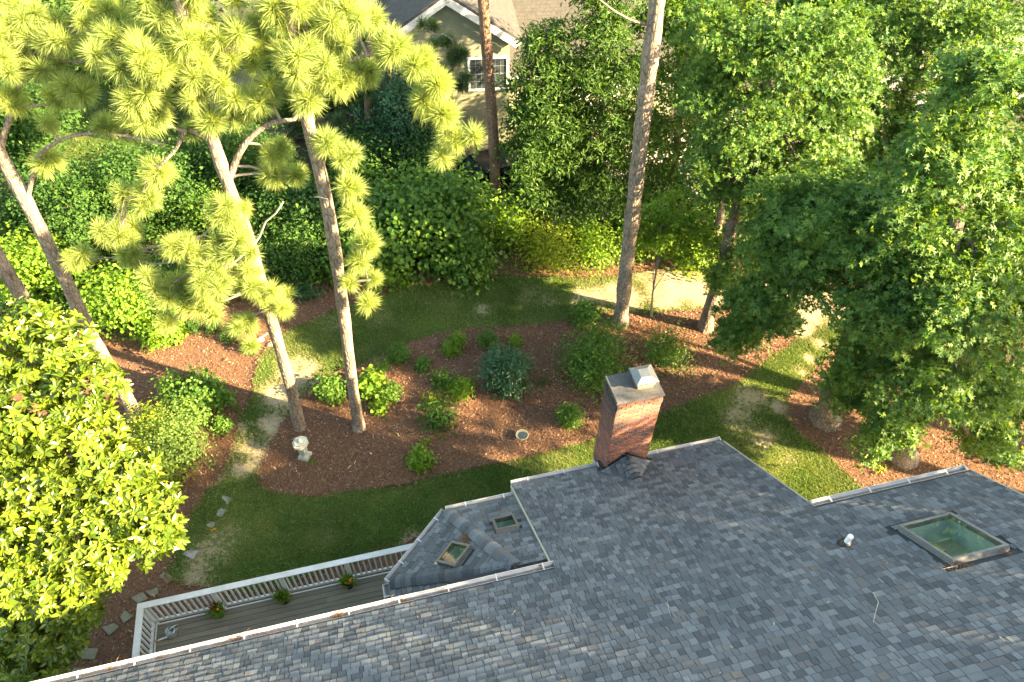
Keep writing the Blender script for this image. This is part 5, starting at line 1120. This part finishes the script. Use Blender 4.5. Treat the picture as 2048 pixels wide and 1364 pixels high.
for px, w, lab in ((388, 40, 'leftmost'), (425, 36, 'second'), (458, 40, 'third'), (500, 42, 'rightmost')):
    shrub('clipped dark green box shrub, %s of the low row under the pine' % lab, px, 650 if px < 440 else 668 if px < 480 else 690, w, 'dark', T_DIA, .045, 900, .55, 'box_shrub', 'shrub', 'box shrubs under the pine')
shrub('large green shrub left of the worn grass path', 388, 792, 140, 'green', T_BRD, .085, 2800, 1.1, group=LG, lumps=12)
shrub('small green shrub beside the worn path, below the large one', 442, 850, 42, 'green', T_DIA, .07, 600, .5, group=LG)
shrub('pale feathery shrub between magnolia and path', 350, 890, 150, 'pale', T_DIA, .075, 3600, 1.6, group=LG, rag=1.0, lumps=14, stems=7)
shrub('yellow topped shrub at the foot of the leaning pine', 300, 850, 80, 'yellow', T_DIA, .085, 1200, 1.5, group=LG, rag=.8)
shrub('glossy dark shrub between feathery shrub and magnolia', 315, 950, 90, 'magnolia', T_OVL, .12, 650, 1.2, group=LG)
shrub('tiny leafy weed at the path edge', 475, 818, 14, 'green', T_DIA, .06, 50, .12, 'weed', 'plant', LG, stems=1, lumps=2)
shrub('low tuft of broad dark leaves in the upper mulch strip', 612, 587, 28, 'blue', T_NAR, .16, 140, .3, 'perennial', 'plant', LG)
BG = 'shrubs along the back of the lawn'
for px, py, w, h, leaf, T, s, n, lab in (
    (880, 440, 190, 3.4, 'green', T_BRD, .15, 4200, 'tall broad leaved shrub at the middle of the back hedge'),
    (770, 470, 140, 2.8, 'green', T_BRD, .15, 2800, 'broad leaved shrub right of the straight pine trunk'),
    (920, 520, 110, 1.5, 'green', T_BRD, .13, 1500, 'lower leafy shrub overhanging the lawn edge at centre'),
    (690, 500, 90, 2.0, 'green', T_BRD, .13, 1500, 'leafy shrub directly behind the straight pine trunk'),
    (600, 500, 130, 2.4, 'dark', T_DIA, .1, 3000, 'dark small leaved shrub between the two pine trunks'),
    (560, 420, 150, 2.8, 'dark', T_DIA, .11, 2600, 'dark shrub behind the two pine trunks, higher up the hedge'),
    (790, 545, 70, .8, 'bright', T_BRD, .1, 700, 'low bright leafy shrub at the hedge foot near the drooping spray'),
    (740, 405, 110, 2.2, 'green', T_BRD, .15, 1600, 'shrub below the dark shaded pine trunk'),
    (1010, 440, 100, 1.8, 'bright', T_DIA, .12, 1300, 'sunlit yellow green shrub at the foot of the slim brown pine'),
    (1100, 490, 120, 1.4, 'yellow', T_DIA, .11, 1500, 'sunlit yellowish shrub below the slender tree'),
    (1195, 495, 100, 1.2, 'bright', T_DIA, .11, 1200, 'sunlit shrub left of the tall pine, on the hedge line'),
    (1390, 500, 90, 1.2, 'bright', T_BRD, .11, 900, 'bright shrub behind the young tree'),
    (230, 600, 130, 1.8, 'bright', T_BRD, .1, 2600, 'sunlit shrub behind the leaning pine trunk'),
    (300, 590, 90, 1.5, 'green', T_DIA, .09, 1600, 'shaded shrub behind the bright round shrub'),
    (60, 540, 150, 2.2, 'bright', T_BRD, .11, 2600, 'sunlit bush at the left edge'),
    (440, 430, 110, 2.5, 'green', T_DIA, .11, 1800, 'green bush behind the lower needle mass'),
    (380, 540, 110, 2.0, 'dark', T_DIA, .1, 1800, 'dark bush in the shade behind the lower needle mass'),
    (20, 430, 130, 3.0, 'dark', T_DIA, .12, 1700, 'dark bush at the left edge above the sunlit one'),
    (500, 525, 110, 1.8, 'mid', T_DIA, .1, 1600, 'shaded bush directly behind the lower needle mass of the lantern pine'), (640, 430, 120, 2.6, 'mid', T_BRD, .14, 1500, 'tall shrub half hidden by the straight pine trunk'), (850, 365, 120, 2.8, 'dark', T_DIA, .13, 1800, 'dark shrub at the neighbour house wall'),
    (938, 385, 60, 1.2, 'mid', T_BRD, .13, 700, 'leafy shrub left of the slim brown pine'), (1070, 410, 70, 1.2, 'mid', T_DIA, .13, 1000, 'leafy shrub right of the slim brown pine beside the driveway'), (1150, 445, 80, 1.4, 'green', T_DIA, .12, 900, 'green shrub between the slender tree and the dense tree'),
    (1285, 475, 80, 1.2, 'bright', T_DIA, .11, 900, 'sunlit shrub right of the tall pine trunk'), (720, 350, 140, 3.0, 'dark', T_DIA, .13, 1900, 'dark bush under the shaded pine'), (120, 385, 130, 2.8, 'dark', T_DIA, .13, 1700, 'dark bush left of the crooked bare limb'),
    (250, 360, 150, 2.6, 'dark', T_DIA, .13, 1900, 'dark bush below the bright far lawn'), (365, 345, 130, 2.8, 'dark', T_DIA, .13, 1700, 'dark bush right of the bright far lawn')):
    shrub(lab, px, py, w * 1.08, leaf, T, s, n, h, group=BG, lumps=15, rag=1.1, ell=1.15)
ivy = gpoly([(870, 535), (930, 505), (1050, 478), (1180, 478), (1260, 500), (1300, 525), (1200, 540), (1100, 547), (980, 545)], 4); P2 = scatter(ivy, 170); P = np.c_[P2, .05 + .25 * rng.random(len(P2)) * vnoise(P2, .8, 6)]
V, F = leaf_arrays(P, unit(np.array([0, 0, 1.0]) + .5 * rng.normal(size=(len(P), 3))), T_DIA, .09 * (.7 + .6 * rng.random(len(P))))
tag(link('ground_cover', nmesh('ground_cover', V, F, M['pale'])), 'pale leafy ground cover along the far lawn edge', 'ground cover', kind='stuff')
und = np.array([(-14, 19), (-2, 20.5), (4.5, 20.8), (12, 20.5), (16, 17.5), (24, 14), (34, 22), (14, 27), (5, 25), (-2, 28), (-20, 28)], float); P2 = scatter(und, 95, [drvp, far1p]); P = np.c_[P2, .05 + 1.5 * rng.random(len(P2)) * vnoise(P2, 1.5, 11) ** 1.5]
V, F = leaf_arrays(P, unit(np.array([0, 0, 1.0]) + .5 * rng.normal(size=(len(P), 3))), T_BRD, .13 * (.7 + .6 * rng.random(len(P))))
tag(link('undergrowth', nmesh('undergrowth', V, F, M['green'])), 'low leafy undergrowth beneath the trees behind the lawn', 'undergrowth', kind='stuff')
P2 = scatter(far1p, 60); V, F = blades(P2, .12, .02); tag(link('far_grass', nmesh('far_grass', V, F, M['grass'], False, {'bare': np.zeros(len(V))})), 'bright grass of the far lawn at upper left', 'grass', kind='stuff')
